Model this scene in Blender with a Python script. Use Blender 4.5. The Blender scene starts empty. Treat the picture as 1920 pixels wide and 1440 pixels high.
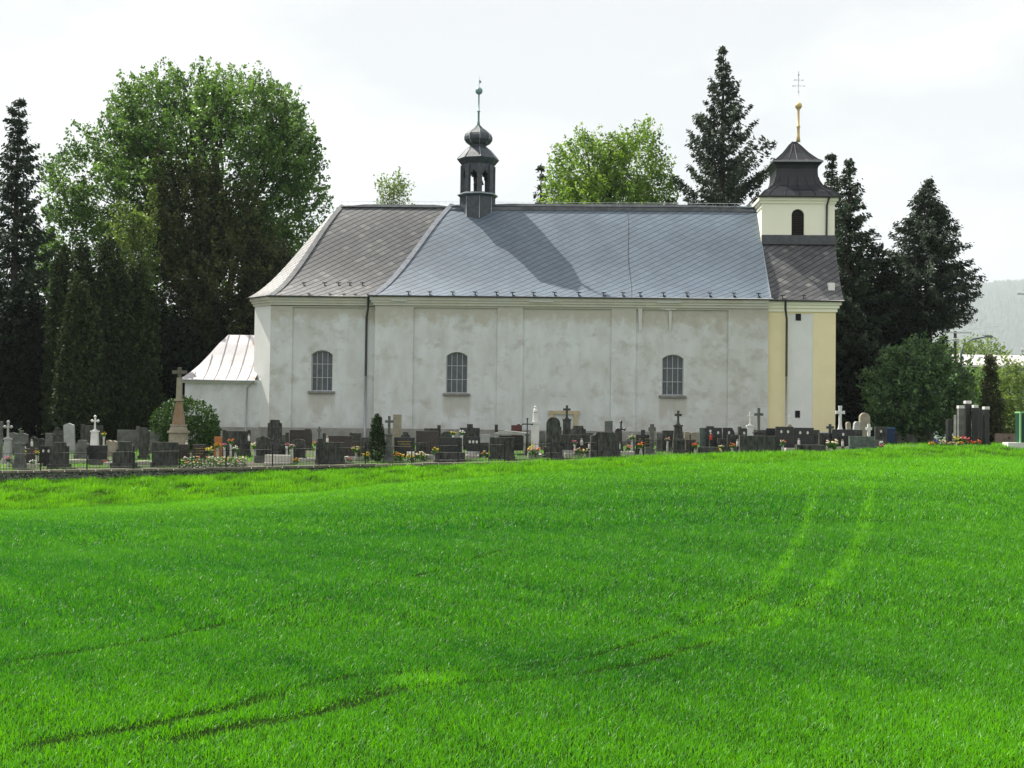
import bpy, math, random
import numpy as np
from mathutils import Vector, Matrix
random.seed(7); rng = np.random.default_rng(7)
R = math.radians
S = bpy.context.scene
col = S.collection
# ------------------------------------------------------------ camera, world, sun
EYE = 3.0; F = 2400.0
PITCH = math.atan(70/F); ROLL = R(0.7)
Rc = Matrix.Rotation(math.pi/2+PITCH, 3, 'X') @ Matrix.Rotation(ROLL, 3, 'Z')
cd = bpy.data.cameras.new('camera'); cd.sensor_width = 36; cd.lens = 36*F/1920; cd.clip_start = .1; cd.clip_end = 20000
cam = bpy.data.objects.new('camera', cd); col.objects.link(cam)
cam.matrix_world = Matrix.Translation((0, 0, EYE)) @ Rc.to_4x4()
S.camera = cam
SUN = Vector((-5.36, 4.3, 9.3)).normalized()
w = bpy.data.worlds.new('World'); S.world = w; w.use_nodes = True
wn = w.node_tree; wn.nodes.clear()
def N(t, kind, **kw):
    n = t.nodes.new(kind)
    for k, v in kw.items():
        if k in ('inp',):
            for i, val in v.items(): n.inputs[i].default_value = val
        else: setattr(n, k, v)
    return n
wo = N(wn, 'ShaderNodeOutputWorld'); bg = N(wn, 'ShaderNodeBackground'); bg.inputs[1].default_value = .062
sky = N(wn, 'ShaderNodeTexSky', sky_type='NISHITA', sun_disc=False)
sky.sun_elevation = math.asin(SUN.z); sky.sun_rotation = math.atan2(SUN.x, SUN.y); sky.dust_density = 3; sky.altitude = 300
tc = N(wn, 'ShaderNodeTexCoord'); mp = N(wn, 'ShaderNodeMapping'); mp.inputs['Scale'].default_value = (1, 1, 2.6); mp.inputs['Location'].default_value = (2.2, 0.4, .3)
nz = N(wn, 'ShaderNodeTexNoise'); nz.inputs['Scale'].default_value = 3.2; nz.inputs['Detail'].default_value = 7; nz.inputs['Roughness'].default_value = .55
cr = N(wn, 'ShaderNodeValToRGB'); cr.color_ramp.elements[0].position = .42; cr.color_ramp.elements[0].color = (6.6, 6.7, 6.85, 1)
cr.color_ramp.elements[1].position = .62; cr.color_ramp.elements[1].color = (8.9, 8.9, 8.9, 1)
mx = N(wn, 'ShaderNodeMix', data_type='RGBA'); mx.inputs[0].default_value = .95
wn.links.new(tc.outputs['Generated'], mp.inputs[0]); wn.links.new(mp.outputs[0], nz.inputs[0]); wn.links.new(nz.outputs[0], cr.inputs[0])
wn.links.new(sky.outputs[0], mx.inputs[6]); wn.links.new(cr.outputs[0], mx.inputs[7]); wn.links.new(mx.outputs[2], bg.inputs[0]); wn.links.new(bg.outputs[0], wo.inputs[0])
sd = bpy.data.lights.new('sun', 'SUN'); sd.energy = 5.0; sd.angle = R(.55); sd.color = (1, .95, .86)
so = bpy.data.objects.new('sun', sd); col.objects.link(so); so.rotation_euler = SUN.to_track_quat('Z', 'Y').to_euler(); so.location = (0, 0, 60)
S.view_settings.view_transform = 'Standard'; S.view_settings.look = 'None'; S.view_settings.exposure = 1.08; S.view_settings.gamma = 1
S.render.resolution_x = 1024; S.render.resolution_y = 768

# ------------------------------------------------------------ helpers
def P(px, py, Y):
    d = Rc @ Vector(((px-960)/F, -(py-720)/F, -1)); s = Y/d.y
    return Vector((d.x*s, Y, EYE+d.z*s))
def mat(name, c, rough=.8, c2=None, scale=3., bump=0., bscale=20., spec=.3, metal=0., stretch=(1, 1, 1), detail=6, ramp=(.35, .65), coord='Object', c3=None, s3=.6, rr3=(.45, .68)):
    m = bpy.data.materials.new(name); m.use_nodes = True; t = m.node_tree; b = t.nodes['Principled BSDF']
    b.inputs['Roughness'].default_value = rough; b.inputs['Specular IOR Level'].default_value = spec; b.inputs['Metallic'].default_value = metal
    b.inputs['Base Color'].default_value = (*c, 1)
    tcn = N(t, 'ShaderNodeTexCoord'); mpn = N(t, 'ShaderNodeMapping'); mpn.inputs['Scale'].default_value = stretch
    t.links.new(tcn.outputs[coord], mpn.inputs[0])
    if c2:
        n = N(t, 'ShaderNodeTexNoise'); n.inputs['Scale'].default_value = scale; n.inputs['Detail'].default_value = detail; n.inputs['Roughness'].default_value = .6
        r = N(t, 'ShaderNodeValToRGB'); r.color_ramp.elements[0].position = ramp[0]; r.color_ramp.elements[1].position = ramp[1]
        r.color_ramp.elements[0].color = (*c, 1); r.color_ramp.elements[1].color = (*c2, 1)
        t.links.new(mpn.outputs[0], n.inputs[0]); t.links.new(n.outputs[0], r.inputs[0]); out = r.outputs[0]
        if c3:
            n3 = N(t, 'ShaderNodeTexNoise'); n3.inputs['Scale'].default_value = s3; n3.inputs['Detail'].default_value = 5
            r3 = N(t, 'ShaderNodeValToRGB'); r3.color_ramp.elements[0].position = rr3[0]; r3.color_ramp.elements[1].position = rr3[1]
            r3.color_ramp.elements[0].color = (0, 0, 0, 1); r3.color_ramp.elements[1].color = (1, 1, 1, 1)
            mm = N(t, 'ShaderNodeMix', data_type='RGBA'); mm.inputs[7].default_value = (*c3, 1)
            t.links.new(mpn.outputs[0], n3.inputs[0]); t.links.new(n3.outputs[0], r3.inputs[0]); t.links.new(r3.outputs[0], mm.inputs[0]); t.links.new(out, mm.inputs[6]); out = mm.outputs[2]
        t.links.new(out, b.inputs['Base Color'])
    if bump:
        n2 = N(t, 'ShaderNodeTexNoise'); n2.inputs['Scale'].default_value = bscale; n2.inputs['Detail'].default_value = 5
        bp = N(t, 'ShaderNodeBump'); bp.inputs['Strength'].default_value = bump; bp.inputs['Distance'].default_value = .03
        t.links.new(mpn.outputs[0], n2.inputs[0]); t.links.new(n2.outputs[0], bp.inputs['Height']); t.links.new(bp.outputs[0], b.inputs['Normal'])
    return m
def foliage(name, c1, c2, rough=.5, trans=.35, spec=.3, tc=None, gain=1.):
    m = bpy.data.materials.new(name); m.use_nodes = True; t = m.node_tree; b = t.nodes['Principled BSDF']; o = t.nodes['Material Output']
    at = N(t, 'ShaderNodeAttribute', attribute_name='tint')
    mix = N(t, 'ShaderNodeMix', data_type='RGBA'); mix.inputs[6].default_value = (*c1, 1); mix.inputs[7].default_value = (*c2, 1)
    t.links.new(at.outputs['Fac'], mix.inputs[0]); t.links.new(mix.outputs[2], b.inputs['Base Color'])
    b.inputs['Roughness'].default_value = rough; b.inputs['Specular IOR Level'].default_value = spec
    tr = N(t, 'ShaderNodeBsdfTranslucent'); ms = N(t, 'ShaderNodeMixShader'); ms.inputs[0].default_value = trans
    hs = N(t, 'ShaderNodeHueSaturation'); hs.inputs['Hue'].default_value = .485; hs.inputs['Saturation'].default_value = 1.1; hs.inputs['Value'].default_value = 1.6*gain
    t.links.new(mix.outputs[2], hs.inputs['Color']); t.links.new(hs.outputs[0], tr.inputs[0])
    t.links.new(b.outputs[0], ms.inputs[1]); t.links.new(tr.outputs[0], ms.inputs[2]); t.links.new(ms.outputs[0], o.inputs[0])
    return m
def tag(o, label=None, cat=None, group=None, kind=None):
    if label: o['label'] = label
    if cat: o['category'] = cat
    if group: o['group'] = group
    if kind: o['kind'] = kind
    return o
def empty(name, loc=(0, 0, 0), rz=0):
    o = bpy.data.objects.new(name, None); col.objects.link(o); o.location = loc; o.rotation_euler = (0, 0, rz); o.empty_display_size = .2
    return o
class MB:
    def __init__(s): s.v = []; s.f = []; s.uv = {}; s.sm = set()
    def face(s, pts, uvs=None, smooth=False):
        i = len(s.v); s.v += [tuple(p) for p in pts]; s.f.append(tuple(range(i, i+len(pts))))
        if uvs: s.uv[len(s.f)-1] = uvs
        if smooth: s.sm.add(len(s.f)-1)
    def box(s, x0, x1, y0, y1, z0, z1, top=1., M=None):
        cx, cy = (x0+x1)/2, (y0+y1)/2
        b = [(x0, y0), (x1, y0), (x1, y1), (x0, y1)]
        v = [Vector((x, y, z0)) for x, y in b]+[Vector((cx+(x-cx)*top, cy+(y-cy)*top, z1)) for x, y in b]
        if M: v = [M @ p for p in v]
        i = len(s.v); s.v += [tuple(p) for p in v]
        for q in ((0, 3, 2, 1), (4, 5, 6, 7), (0, 1, 5, 4), (1, 2, 6, 5), (2, 3, 7, 6), (3, 0, 4, 7)): s.f.append(tuple(i+k for k in q))
    def extr(s, pts, y0, y1):   # outline in xz (counter-clockwise seen from the front), extruded in y
        n = len(pts); i = len(s.v)
        s.v += [(x, y0, z) for x, z in pts]+[(x, y1, z) for x, z in pts]
        s.f.append(tuple(i+k for k in range(n))); s.f.append(tuple(i+n+k for k in reversed(range(n))))
        for k in range(n): k2 = (k+1) % n; s.f.append((i+k, i+n+k, i+n+k2, i+k2))
    def lathe(s, prof, n=16, c=(0, 0, 0), rot=0, smooth=True, sy=1.):
        i = len(s.v)
        for r, z in prof:
            for k in range(n):
                a = 2*math.pi*k/n+rot; s.v.append((c[0]+r*math.cos(a), c[1]+r*math.sin(a)*sy, c[2]+z))
        for j in range(len(prof)-1):
            for k in range(n):
                k2 = (k+1) % n; s.f.append((i+j*n+k, i+j*n+k2, i+(j+1)*n+k2, i+(j+1)*n+k))
                if smooth: s.sm.add(len(s.f)-1)
        s.f.append(tuple(i+k for k in reversed(range(n)))); s.f.append(tuple(i+(len(prof)-1)*n+k for k in range(n)))
    def tube(s, pts, r, n=6):
        pts = [Vector(p) for p in pts]; i = len(s.v)
        rs = r if isinstance(r, (list, tuple)) else [r]*len(pts)
        for j, p in enumerate(pts):
            d = (pts[min(j+1, len(pts)-1)]-pts[max(j-1, 0)]).normalized()
            a = d.cross(Vector((0, 0, 1)) if abs(d.z) < .9 else Vector((1, 0, 0))).normalized(); b = d.cross(a)
            for k in range(n):
                t = 2*math.pi*k/n; s.v.append(tuple(p+(a*math.cos(t)+b*math.sin(t))*rs[j]))
        for j in range(len(pts)-1):
            for k in range(n):
                k2 = (k+1) % n; s.f.append((i+j*n+k, i+j*n+k2, i+(j+1)*n+k2, i+(j+1)*n+k)); s.sm.add(len(s.f)-1)
        s.f.append(tuple(i+k for k in range(n))); s.f.append(tuple(i+(len(pts)-1)*n+k for k in reversed(range(n))))
    def ball(s, c, r, n=8, m=5):
        pr = [(r*math.sin(math.pi*(j+.02)/(m+.04)), -r*math.cos(math.pi*(j+.02)/(m+.04))) for j in range(m+1)]
        s.lathe(pr, n, c)
    def build(s, name, material, parent=None, bevel=0., loc=None):
        me = bpy.data.meshes.new(name); me.from_pydata(s.v, [], s.f)
        if s.uv:
            ul = me.uv_layers.new(name='UVMap')
            for fi, uvs in s.uv.items():
                for li, uv in zip(me.polygons[fi].loop_indices, uvs): ul.data[li].uv = uv
        for k in s.sm: me.polygons[k].use_smooth = True
        me.materials.append(material); me.validate(); me.update()
        o = bpy.data.objects.new(name, me); col.objects.link(o)
        if parent: o.parent = parent
        if loc: o.location = loc
        if bevel:
            b = o.modifiers.new('bevel', 'BEVEL'); b.width = bevel; b.segments = 2; b.limit_method = 'ANGLE'; b.angle_limit = R(40)
        return o
def np_mesh(name, V, Fq, material, tint=None, parent=None, nper=4, smooth=False, loops=None):
    me = bpy.data.meshes.new(name); nv = len(V); nf = len(Fq)
    me.vertices.add(nv); me.vertices.foreach_set('co', V.astype(np.float32).ravel())
    me.loops.add(nf*nper); me.loops.foreach_set('vertex_index', Fq.astype(np.int32).ravel())
    me.polygons.add(nf); me.polygons.foreach_set('loop_start', np.arange(0, nf*nper, nper, dtype=np.int32)); me.polygons.foreach_set('loop_total', np.full(nf, nper, np.int32))
    if smooth: me.polygons.foreach_set('use_smooth', np.ones(nf, bool))
    if tint is not None:
        a = me.attributes.new('tint', 'FLOAT', 'POINT'); a.data.foreach_set('value', tint.astype(np.float32))
    me.update(calc_edges=True); me.materials.append(material)
    o = bpy.data.objects.new(name, me); col.objects.link(o)
    if parent: o.parent = parent
    return o

# ------------------------------------------------------------ terrain
def table(pix, Y):
    p = [P(a, b, Y) for a, b in pix]; return np.array([q.x for q in p]), np.array([q.z for q in p])
YE, YW, YG, YB = 51., 57.8, 58.25, 71.
tE = table([(-600, 985), (0, 960), (250, 948), (500, 931), (700, 913), (1000, 889), (1300, 872), (1500, 866), (1700, 862), (1920, 860), (2500, 858)], YE)
tW = table([(-600, 915), (0, 905), (250, 899), (500, 889), (750, 880), (1000, 871), (1200, 862), (1400, 855), (1560, 851), (1680, 843), (1800, 839), (1920, 838), (2500, 836)], YW)
tG = table([(-600, 888), (0, 884), (250, 880), (500, 876), (740, 870), (1000, 866), (1200, 860), (1400, 855), (1560, 851), (1680, 843), (1800, 839), (1920, 838), (2500, 836)], YG)
tB = table([(-600, 842), (0, 838), (500, 832), (960, 830), (1440, 829), (1700, 832), (1920, 832), (2500, 832)], YB)
def smooth_interp(x, t): return np.interp(x, t[0], t[1])
def H(x, y):
    x = np.asarray(x, float); y = np.asarray(y, float)
    near = EYE-3.05-.02*0
    e = smooth_interp(x, tE); wv = smooth_interp(x, tW); g = smooth_interp(x, tG); b = smooth_interp(x, tB)
    t = np.clip((y-9)/(YE-9), 0, 1); z = near+(e-near)*(t**1.12)
    t2 = np.clip((y-YE)/(YW-YE), 0, 1); z = np.where(y > YE, e+(wv-e)*(t2**.8), z)
    t3 = np.clip((y-YG)/(YB-YG), 0, 1); z = np.where(y > YW+.2, g+(b-g)*t3, z)
    far = b-.02*(np.clip(y, 95, 400)-95)
    z = np.where(y > 95, far, z)
    z = z + .035*np.sin(x*.9+y*.35)*np.sin(y*.5-x*.2)*np.clip((y-12)/10, 0, 1)*(y < YE)
    lump = .13*np.sin(x*1.7+y*.8)*np.sin(y*2.3-x*.5)+.07*np.sin(x*4.1-y)*np.sin(y*3.7+x*1.3)
    z = z+lump*np.clip((y-YE)/1.2, 0, 1)*np.clip((YW-y)/1.2, 0, 1)
    return z
def sheet(name, xs, ys, material):
    X, Yy = np.meshgrid(xs, ys); Z = H(X, Yy); V = np.stack([X, Yy, Z], -1).reshape(-1, 3); nx = len(xs)
    i, j = np.meshgrid(np.arange(len(ys)-1), np.arange(nx-1), indexing='ij'); a = (i*nx+j).ravel()
    o = np_mesh(name, V, np.stack([a, a+1, a+nx+1, a+nx], 1), material, smooth=True); o['kind'] = 'structure'; return o
mSoil = mat('field_soil', (.008, .016, .004), .95, (.014, .035, .006), 1.5, .6, 14, spec=0)
mBank = mat('bank_soil', (.02, .05, .008), .95, (.04, .08, .012), 1.2, .6, 10, spec=0)
mLawn = mat('lawn_earth', (.03, .07, .012), .95, (.075, .068, .05), .55, .5, 12, ramp=(.45, .6))
mFar = mat('far_meadow', (.05, .10, .025), .95, (.07, .12, .03), .02)
xs = np.concatenate([np.linspace(-300, -45, 18), np.linspace(-44, 44, 177), np.linspace(45, 300, 18)])
sheet('field_ground', xs, np.linspace(-25, YE, 153), mSoil)
sheet('bank_ground', xs, np.linspace(YE, YW+.2, 44), mBank)
sheet('graveyard_ground', xs, np.concatenate([[YW+.21], np.linspace(YG, 95, 60)]), mLawn)
sheet('distant_ground', np.concatenate([np.linspace(-8000, -300, 20), np.linspace(-280, 280, 40), np.linspace(300, 8000, 20)]), np.concatenate([np.linspace(95, 400, 30), np.linspace(450, 10000, 24)]), mFar)
# pixel -> ground point
def ground_hit(px, py):
    d = Rc @ Vector(((px-960)/F, -(py-720)/F, -1))
    lo, hi = 4., 57.
    for _ in range(40):
        m = (lo+hi)/2; s = m/d.y
        if EYE+d.z*s > float(H(d.x*s, m)): lo = m
        else: hi = m
    s = lo/d.y; return (d.x*s, lo)

# ------------------------------------------------------------ grass
def noise2(x, y, seed=0, s=1.):
    r = np.random.default_rng(seed); out = np.zeros_like(x)
    for k in range(7):
        a = r.uniform(0, 6.28); f = s*(1.0+k*.55)*r.uniform(.8, 1.2); out += np.sin((x*math.cos(a)+y*math.sin(a))*f+r.uniform(0, 6.28))/(1+.35*k)
    return out/3.
def blades(name, x, y, h, wd, tint, lean, material, bend=.35):
    n = len(x); z = H(x, y)-.01
    a = rng.uniform(0, 6.28, n); ux, uy = np.cos(a), np.sin(a)          # blade width direction
    la = rng.uniform(0, 6.28, n); lx = np.cos(la)*lean+.05; ly = np.sin(la)*lean
    V = np.zeros((n, 5, 3))
    for k, (f, ws) in enumerate(((0, 1.), (.55, .85), (1, 0))):
        cx = x+lx*h*f**1.6; cy = y+ly*h*f**1.6; cz = z+h*f*(1-bend*np.minimum(lean, 1)*f)
        if k < 2:
            V[:, 2*k] = np.stack([cx-ux*wd*ws/2, cy-uy*wd*ws/2, cz], 1); V[:, 2*k+1] = np.stack([cx+ux*wd*ws/2, cy+uy*wd*ws/2, cz], 1)
        else: V[:, 4] = np.stack([cx, cy, cz], 1)
    b = np.arange(n)*5
    tri = np.concatenate([np.stack([b, b+1, b+3], 1), np.stack([b, b+3, b+2], 1), np.stack([b+2, b+3, b+4], 1)])
    return np_mesh(name, V.reshape(-1, 3), tri, material, np.repeat(tint, 5), nper=3)
def scatter(y0, y1, dens, jit=1.02):
    hw = .42
    n = int(dens*(y1**2-y0**2)*hw); y = np.sqrt(rng.uniform(y0**2, y1**2, n)); x = rng.uniform(-1, 1, n)*(hw*y)*jit
    return x, y
tracks = [([(0, 1245), (120, 1228), (250, 1208), (360, 1186), (470, 1160)], .13, 'dark', .85), ([(470, 1160), (560, 1138), (640, 1118), (740, 1092), (850, 1062), (1000, 1020)], .11, 'dark', .6),
          ([(60, 1400), (140, 1385), (250, 1367), (370, 1345), (450, 1325), (512, 1304)], .17, 'dark', .95), ([(512, 1304), (640, 1272), (780, 1262), (900, 1262), (1020, 1246)], .10, 'dark', .55),
          ([(330, 1388), (420, 1368), (530, 1352), (630, 1330), (700, 1308), (758, 1292)], .19, 'dark', 1.), ([(758, 1292), (850, 1284), (960, 1280), (1090, 1266)], .10, 'dark', .6),
          ([(1020, 1246), (1100, 1236), (1200, 1207), (1300, 1176)], .08, 'dark', .75), ([(1300, 1176), (1370, 1150), (1430, 1112)], .07, 'dark', .5),
          ([(1090, 1266), (1200, 1246), (1280, 1222), (1345, 1203)], .11, 'dark', .85), ([(1345, 1203), (1440, 1170), (1530, 1122)], .08, 'dark', .5),
          ([(560, 1110), (700, 1090), (830, 1050)], .06, 'dark', .5), ([(1180, 1064), (1260, 1056)], .08, 'dark', .7), ([(820, 940), (900, 925), (960, 915)], .12, 'dark', .5),
          ([(1180, 1215), (1300, 1176), (1370, 1150), (1430, 1110), (1475, 1055), (1505, 1000), (1522, 945), (1530, 915)], .15, 'pale', .85),
          ([(1230, 1236), (1345, 1203), (1440, 1170), (1530, 1120), (1590, 1060), (1618, 1000), (1630, 940), (1634, 910)], .17, 'pale', .9)]
trk = []
for pts, wd, k, st_ in tracks:
    g = [ground_hit(*p) for p in pts]; gg = []
    for a, b in zip(g[:-1], g[1:]):
        m = max(2, int(math.dist(a, b)/.12)); gg += [(a[0]+(b[0]-a[0])*i/m, a[1]+(b[1]-a[1])*i/m) for i in range(m)]
    trk.append((np.array(gg), wd, k, st_))
def track_mask(x, y, kind):
    out = np.zeros(len(x))
    for g, wd, k, st_ in trk:
        if k != kind: continue
        lo = g.min(0)-.6; hi = g.max(0)+.6; idx = np.where((x > lo[0]) & (x < hi[0]) & (y > lo[1]) & (y < hi[1]))[0]
        for c in range(0, len(idx), 20000):
            ii = idx[c:c+20000]; d = np.sqrt(((x[ii, None]-g[None, :, 0])**2+(y[ii, None]-g[None, :, 1])**2).min(1))
            j_ = ((x[ii, None]-g[None, :, 0])**2+(y[ii, None]-g[None, :, 1])**2).argmin(1); fe = np.clip(np.minimum(j_, len(g)-1-j_)/(len(g)*.16), 0, 1)
            out[ii] = np.maximum(out[ii], np.clip(1.4-d/wd, 0, 1)*(.6+.4*fe)*st_)
    return out
yp = ground_hit(805, 1278)
mCrop = foliage('young_wheat', (.010, .102, .018), (.105, .40, .008), .45, .42, .36)
# tint: 0 blue-green .. 1 yellow-green
def crop_layer(y0, y1, dens, h0, w0):
    x, y = scatter(y0, y1, dens)
    ns = int(dens*.45*(y1-y0)*14); ys_ = rng.uniform(y0, y1, ns); sg = np.where(rng.uniform(0, 1, ns) < .5, -1, 1)      # the crop goes on past both edges of the view
    x = np.concatenate([x, sg*(.42*ys_+rng.uniform(0, 1, ns)**1.3*9)]); y = np.concatenate([y, ys_])
    dk = track_mask(x, y, 'dark'); pl = track_mask(x, y, 'pale')
    gap = noise2(x, y, 5, 2.2)
    keep = rng.uniform(0, 1, len(x)) > np.clip(dk*1.1-.35*(gap > .2), 0, .9)
    x, y, dk, pl = x[keep], y[keep], dk[keep], pl[keep]
    n = len(x)
    big = noise2(x, y, 1, .22); mid = noise2(x, y, 2, 1.3); sm = noise2(x, y, 3, 6)
    edge = smooth_interp(x, (tE[0], np.clip((tE[0]+30)/60, 0, 1)))
    farb = np.clip((y-38)/10, 0, 1)                      # the thinner, yellower headland strip
    nearb = np.clip((15.5-y)/4, 0, 1)
    right = np.clip((x/y-.12)/.25, 0, 1)
    t = .26+.13*big+.10*mid+.08*sm+.40*farb+.30*nearb+.22*right+.34*pl*(1+.5*sm)
    d2 = np.sqrt(((x-yp[0])/.5)**2+((y-yp[1]+.3*(x-yp[0]))/.7)**2); t = t+.42*np.clip(1.25-d2+.3*noise2(x, y, 9, 5), 0, 1)
    t = np.clip(t+rng.normal(0, .2, n), 0, 1.15)
    h = h0*rng.uniform(.65, 1.2, n)*(1+.16*mid+.12*sm)*(1-.15*pl)*(1-.4*dk)
    return blades('wheat_crop', x, y, h, w0*rng.uniform(.6, 1.3, n), t, np.abs(rng.normal(.5, .33, n)), mCrop)
for o in (crop_layer(6.5, 18, 2800, .082, .0070), crop_layer(18, 31, 1250, .10, .0095), crop_layer(31, YE+.25, 450, .13, .016)):
    tag(o, kind='stuff')
L = [o for o in col.objects if o.name.startswith('wheat_crop')]
for o, l in zip(L, ('young green wheat nearest the bottom edge of the field', 'young green wheat in the middle of the sloping field', 'brighter yellow-green wheat strip at the far edge of the field')): tag(o, l, 'crop')
mRough = foliage('rough_grass', (.025, .13, .010), (.15, .44, .018), .5, .42, .3)
n = 260000; x = rng.uniform(-29, 29, n); y = rng.uniform(YE-.15, YW+.1, n)
c = noise2(x, y*1.4, 11, 1.7); c2 = noise2(x, y*1.5, 12, 5.); hh = .20*(1+.45*c+.35*c2)*rng.uniform(.6, 1.3, n); hh = np.clip(hh, .06, .5)
hh *= 1-.35*np.clip((x-12)/8, 0, 1)
keep = rng.uniform(0, 1, n) < .65+.6*c2
o = blades('rough_grass', x[keep], y[keep], hh[keep], .018*rng.uniform(.6, 1.3, keep.sum()), np.clip(.45+.3*c+.22*c2+rng.normal(0, .15, n), 0, 1)[keep], np.abs(rng.normal(.4, .25, keep.sum())), mRough)
tag(o, 'rough tufted grass on the bank below the graveyard wall', 'grass', kind='stuff')
n = 60000; x = rng.uniform(-30, 30, n); y = rng.uniform(YG+.1, 72, n); c = noise2(x, y, 21, .9)
keep = (c > -.15) & ~((x > -14.6) & (x < 19.5) & (y > 70.5))
o = blades('lawn_grass', x[keep], y[keep], (.11*rng.uniform(.5, 1.4, n)*(1+.4*c))[keep], .02*rng.uniform(.6, 1.3, keep.sum()), np.clip(.6+.3*c+rng.normal(0, .15, n), 0, 1)[keep], np.abs(rng.normal(.4, .25, keep.sum())), mRough)
tag(o, 'bright grass growing between the graves', 'grass', kind='stuff')

# ------------------------------------------------------------ church
YAW = R(-2.0); CH0 = Vector((0, 72, 0))
church = empty('church', CH0, YAW)
tag(church, 'long whitewashed church with slate roof, onion turret and yellow tower behind the graves', 'church')
Rw = Matrix.Rotation(YAW, 3, 'Z')
def Lc(px, py, ly):      # pixel -> church-local point on the plane local y = ly
    d = Rw.transposed() @ (Rc @ Vector(((px-960)/F, -(py-720)/F, -1))); o = Rw.transposed() @ (Vector((0, 0, EYE))-CH0)
    s = (ly-o.y)/d.y; return o+d*s
base = float(H(0, 71.5))-.1
zE = Lc(960, 556, -.35).z; zRg = Lc(960, 384, 5.5).z
_c = np.polyfit([0, .09, .18, .26, .343, .506, .674, .84, 1], [0, .055, .126, .195, .275, .463, .665, .85, 1], 3, w=[30, 1, 1, 1, 1, 1, 1, 1, 30])
PROF = [(0, 0)]+[(float(q), float(np.polyval(_c, q))) for q in np.linspace(0, 1, 25)[1:-1]]+[(1, 1)]
def slate(name, c, cv, line, a=.62, b=.45, linew=.075, rough=.45, patch=None, spec=.5):
    m = bpy.data.materials.new(name); m.use_nodes = True; t = m.node_tree; B = t.nodes['Principled BSDF']; B.inputs['Roughness'].default_value = rough; B.inputs['Specular IOR Level'].default_value = spec
    uv = N(t, 'ShaderNodeUVMap'); sp = N(t, 'ShaderNodeSeparateXYZ'); t.links.new(uv.outputs[0], sp.inputs[0])
    def M(op, A, Bv=None, C=None):
        n = N(t, 'ShaderNodeMath', operation=op)
        for i, v in enumerate((A, Bv, C)):
            if v is None: continue
            if isinstance(v, (int, float)): n.inputs[i].default_value = v
            else: t.links.new(v, n.inputs[i])
        return n.outputs[0]
    U = M('DIVIDE', sp.outputs[0], a); V = M('DIVIDE', sp.outputs[1], b)
    wv = N(t, 'ShaderNodeTexNoise'); wv.inputs['Scale'].default_value = .8; t.links.new(uv.outputs[0], wv.inputs[0])
    V = M('ADD', V, M('MULTIPLY', wv.outputs[0], .35))
    p = M('SUBTRACT', V, U); q = M('ADD', V, U)
    fp = M('FRACT', p); fq = M('FRACT', q)
    lp = M('LESS_THAN', fp, linew*1.5); lq = M('LESS_THAN', fq, linew)
    ln = M('MAXIMUM', M('MULTIPLY', lp, .8), M('MULTIPLY', lq, .26))
    cmb = N(t, 'ShaderNodeCombineXYZ'); t.links.new(M('FLOOR', p), cmb.inputs[0]); t.links.new(M('FLOOR', q), cmb.inputs[1])
    wh = N(t, 'ShaderNodeTexWhiteNoise', noise_dimensions='2D'); t.links.new(cmb.outputs[0], wh.inputs[0])
    rp = N(t, 'ShaderNodeValToRGB'); e = rp.color_ramp.elements; e[0].color = (*[x*(1-cv) for x in c], 1); e[1].position = .86; e[1].color = (*[x*(1+cv) for x in c], 1)
    if patch: k = e.new(.93); k.color = (*patch, 1)
    t.links.new(wh.outputs['Value'], rp.inputs[0])
    nz = N(t, 'ShaderNodeTexNoise'); nz.inputs['Scale'].default_value = .35; nz.inputs['Detail'].default_value = 5; t.links.new(uv.outputs[0], nz.inputs[0])
    m1 = N(t, 'ShaderNodeMix', data_type='RGBA', blend_type='MULTIPLY'); m1.inputs[0].default_value = 1
    gr = N(t, 'ShaderNodeValToRGB'); gr.color_ramp.elements[0].position = .3; gr.color_ramp.elements[0].color = (.78, .76, .78, 1); gr.color_ramp.elements[1].position = .7; gr.color_ramp.elements[1].color = (1.15, 1.15, 1.12, 1)
    t.links.new(nz.outputs[0], gr.inputs[0]); t.links.new(rp.outputs[0], m1.inputs[6]); t.links.new(gr.outputs[0], m1.inputs[7])
    m2 = N(t, 'ShaderNodeMix', data_type='RGBA'); m2.inputs[7].default_value = (*line, 1); t.links.new(ln, m2.inputs[0]); t.links.new(m1.outputs[2], m2.inputs[6]); t.links.new(m2.outputs[2], B.inputs['Base Color'])
    t.links.new(M('MULTIPLY', M('SUBTRACT', 1., ln), spec), B.inputs['Specular IOR Level'])
    bp = N(t, 'ShaderNodeBump'); bp.inputs['Strength'].default_value = .2; bp.inputs['Distance'].default_value = .01
    t.links.new(M('ADD', M('MULTIPLY', ln, -1.), M('MULTIPLY', wh.outputs['Value'], .3)), bp.inputs['Height']); t.links.new(bp.outputs[0], B.inputs['Normal'])
    return m
mNaveRoof = slate('nave_slate', (.092, .130, .172), .09, (.02, .028, .04), a=.62, b=.42, linew=.08, rough=.45, spec=.85)
mChRoof = slate('chancel_slate', (.085, .089, .092), .14, (.008, .008, .01), a=.56, b=.42, linew=.12, patch=(.14, .14, .135), spec=.5)
mSkirt = slate('tower_slate', (.085, .086, .09), .25, (.012, .012, .014), a=.52, b=.40, linew=.11, patch=(.18, .18, .17), spec=.4)
mRidge = mat('ridge_slate', (.07, .075, .08), .55, (.13, .14, .15), 2.5)
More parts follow.
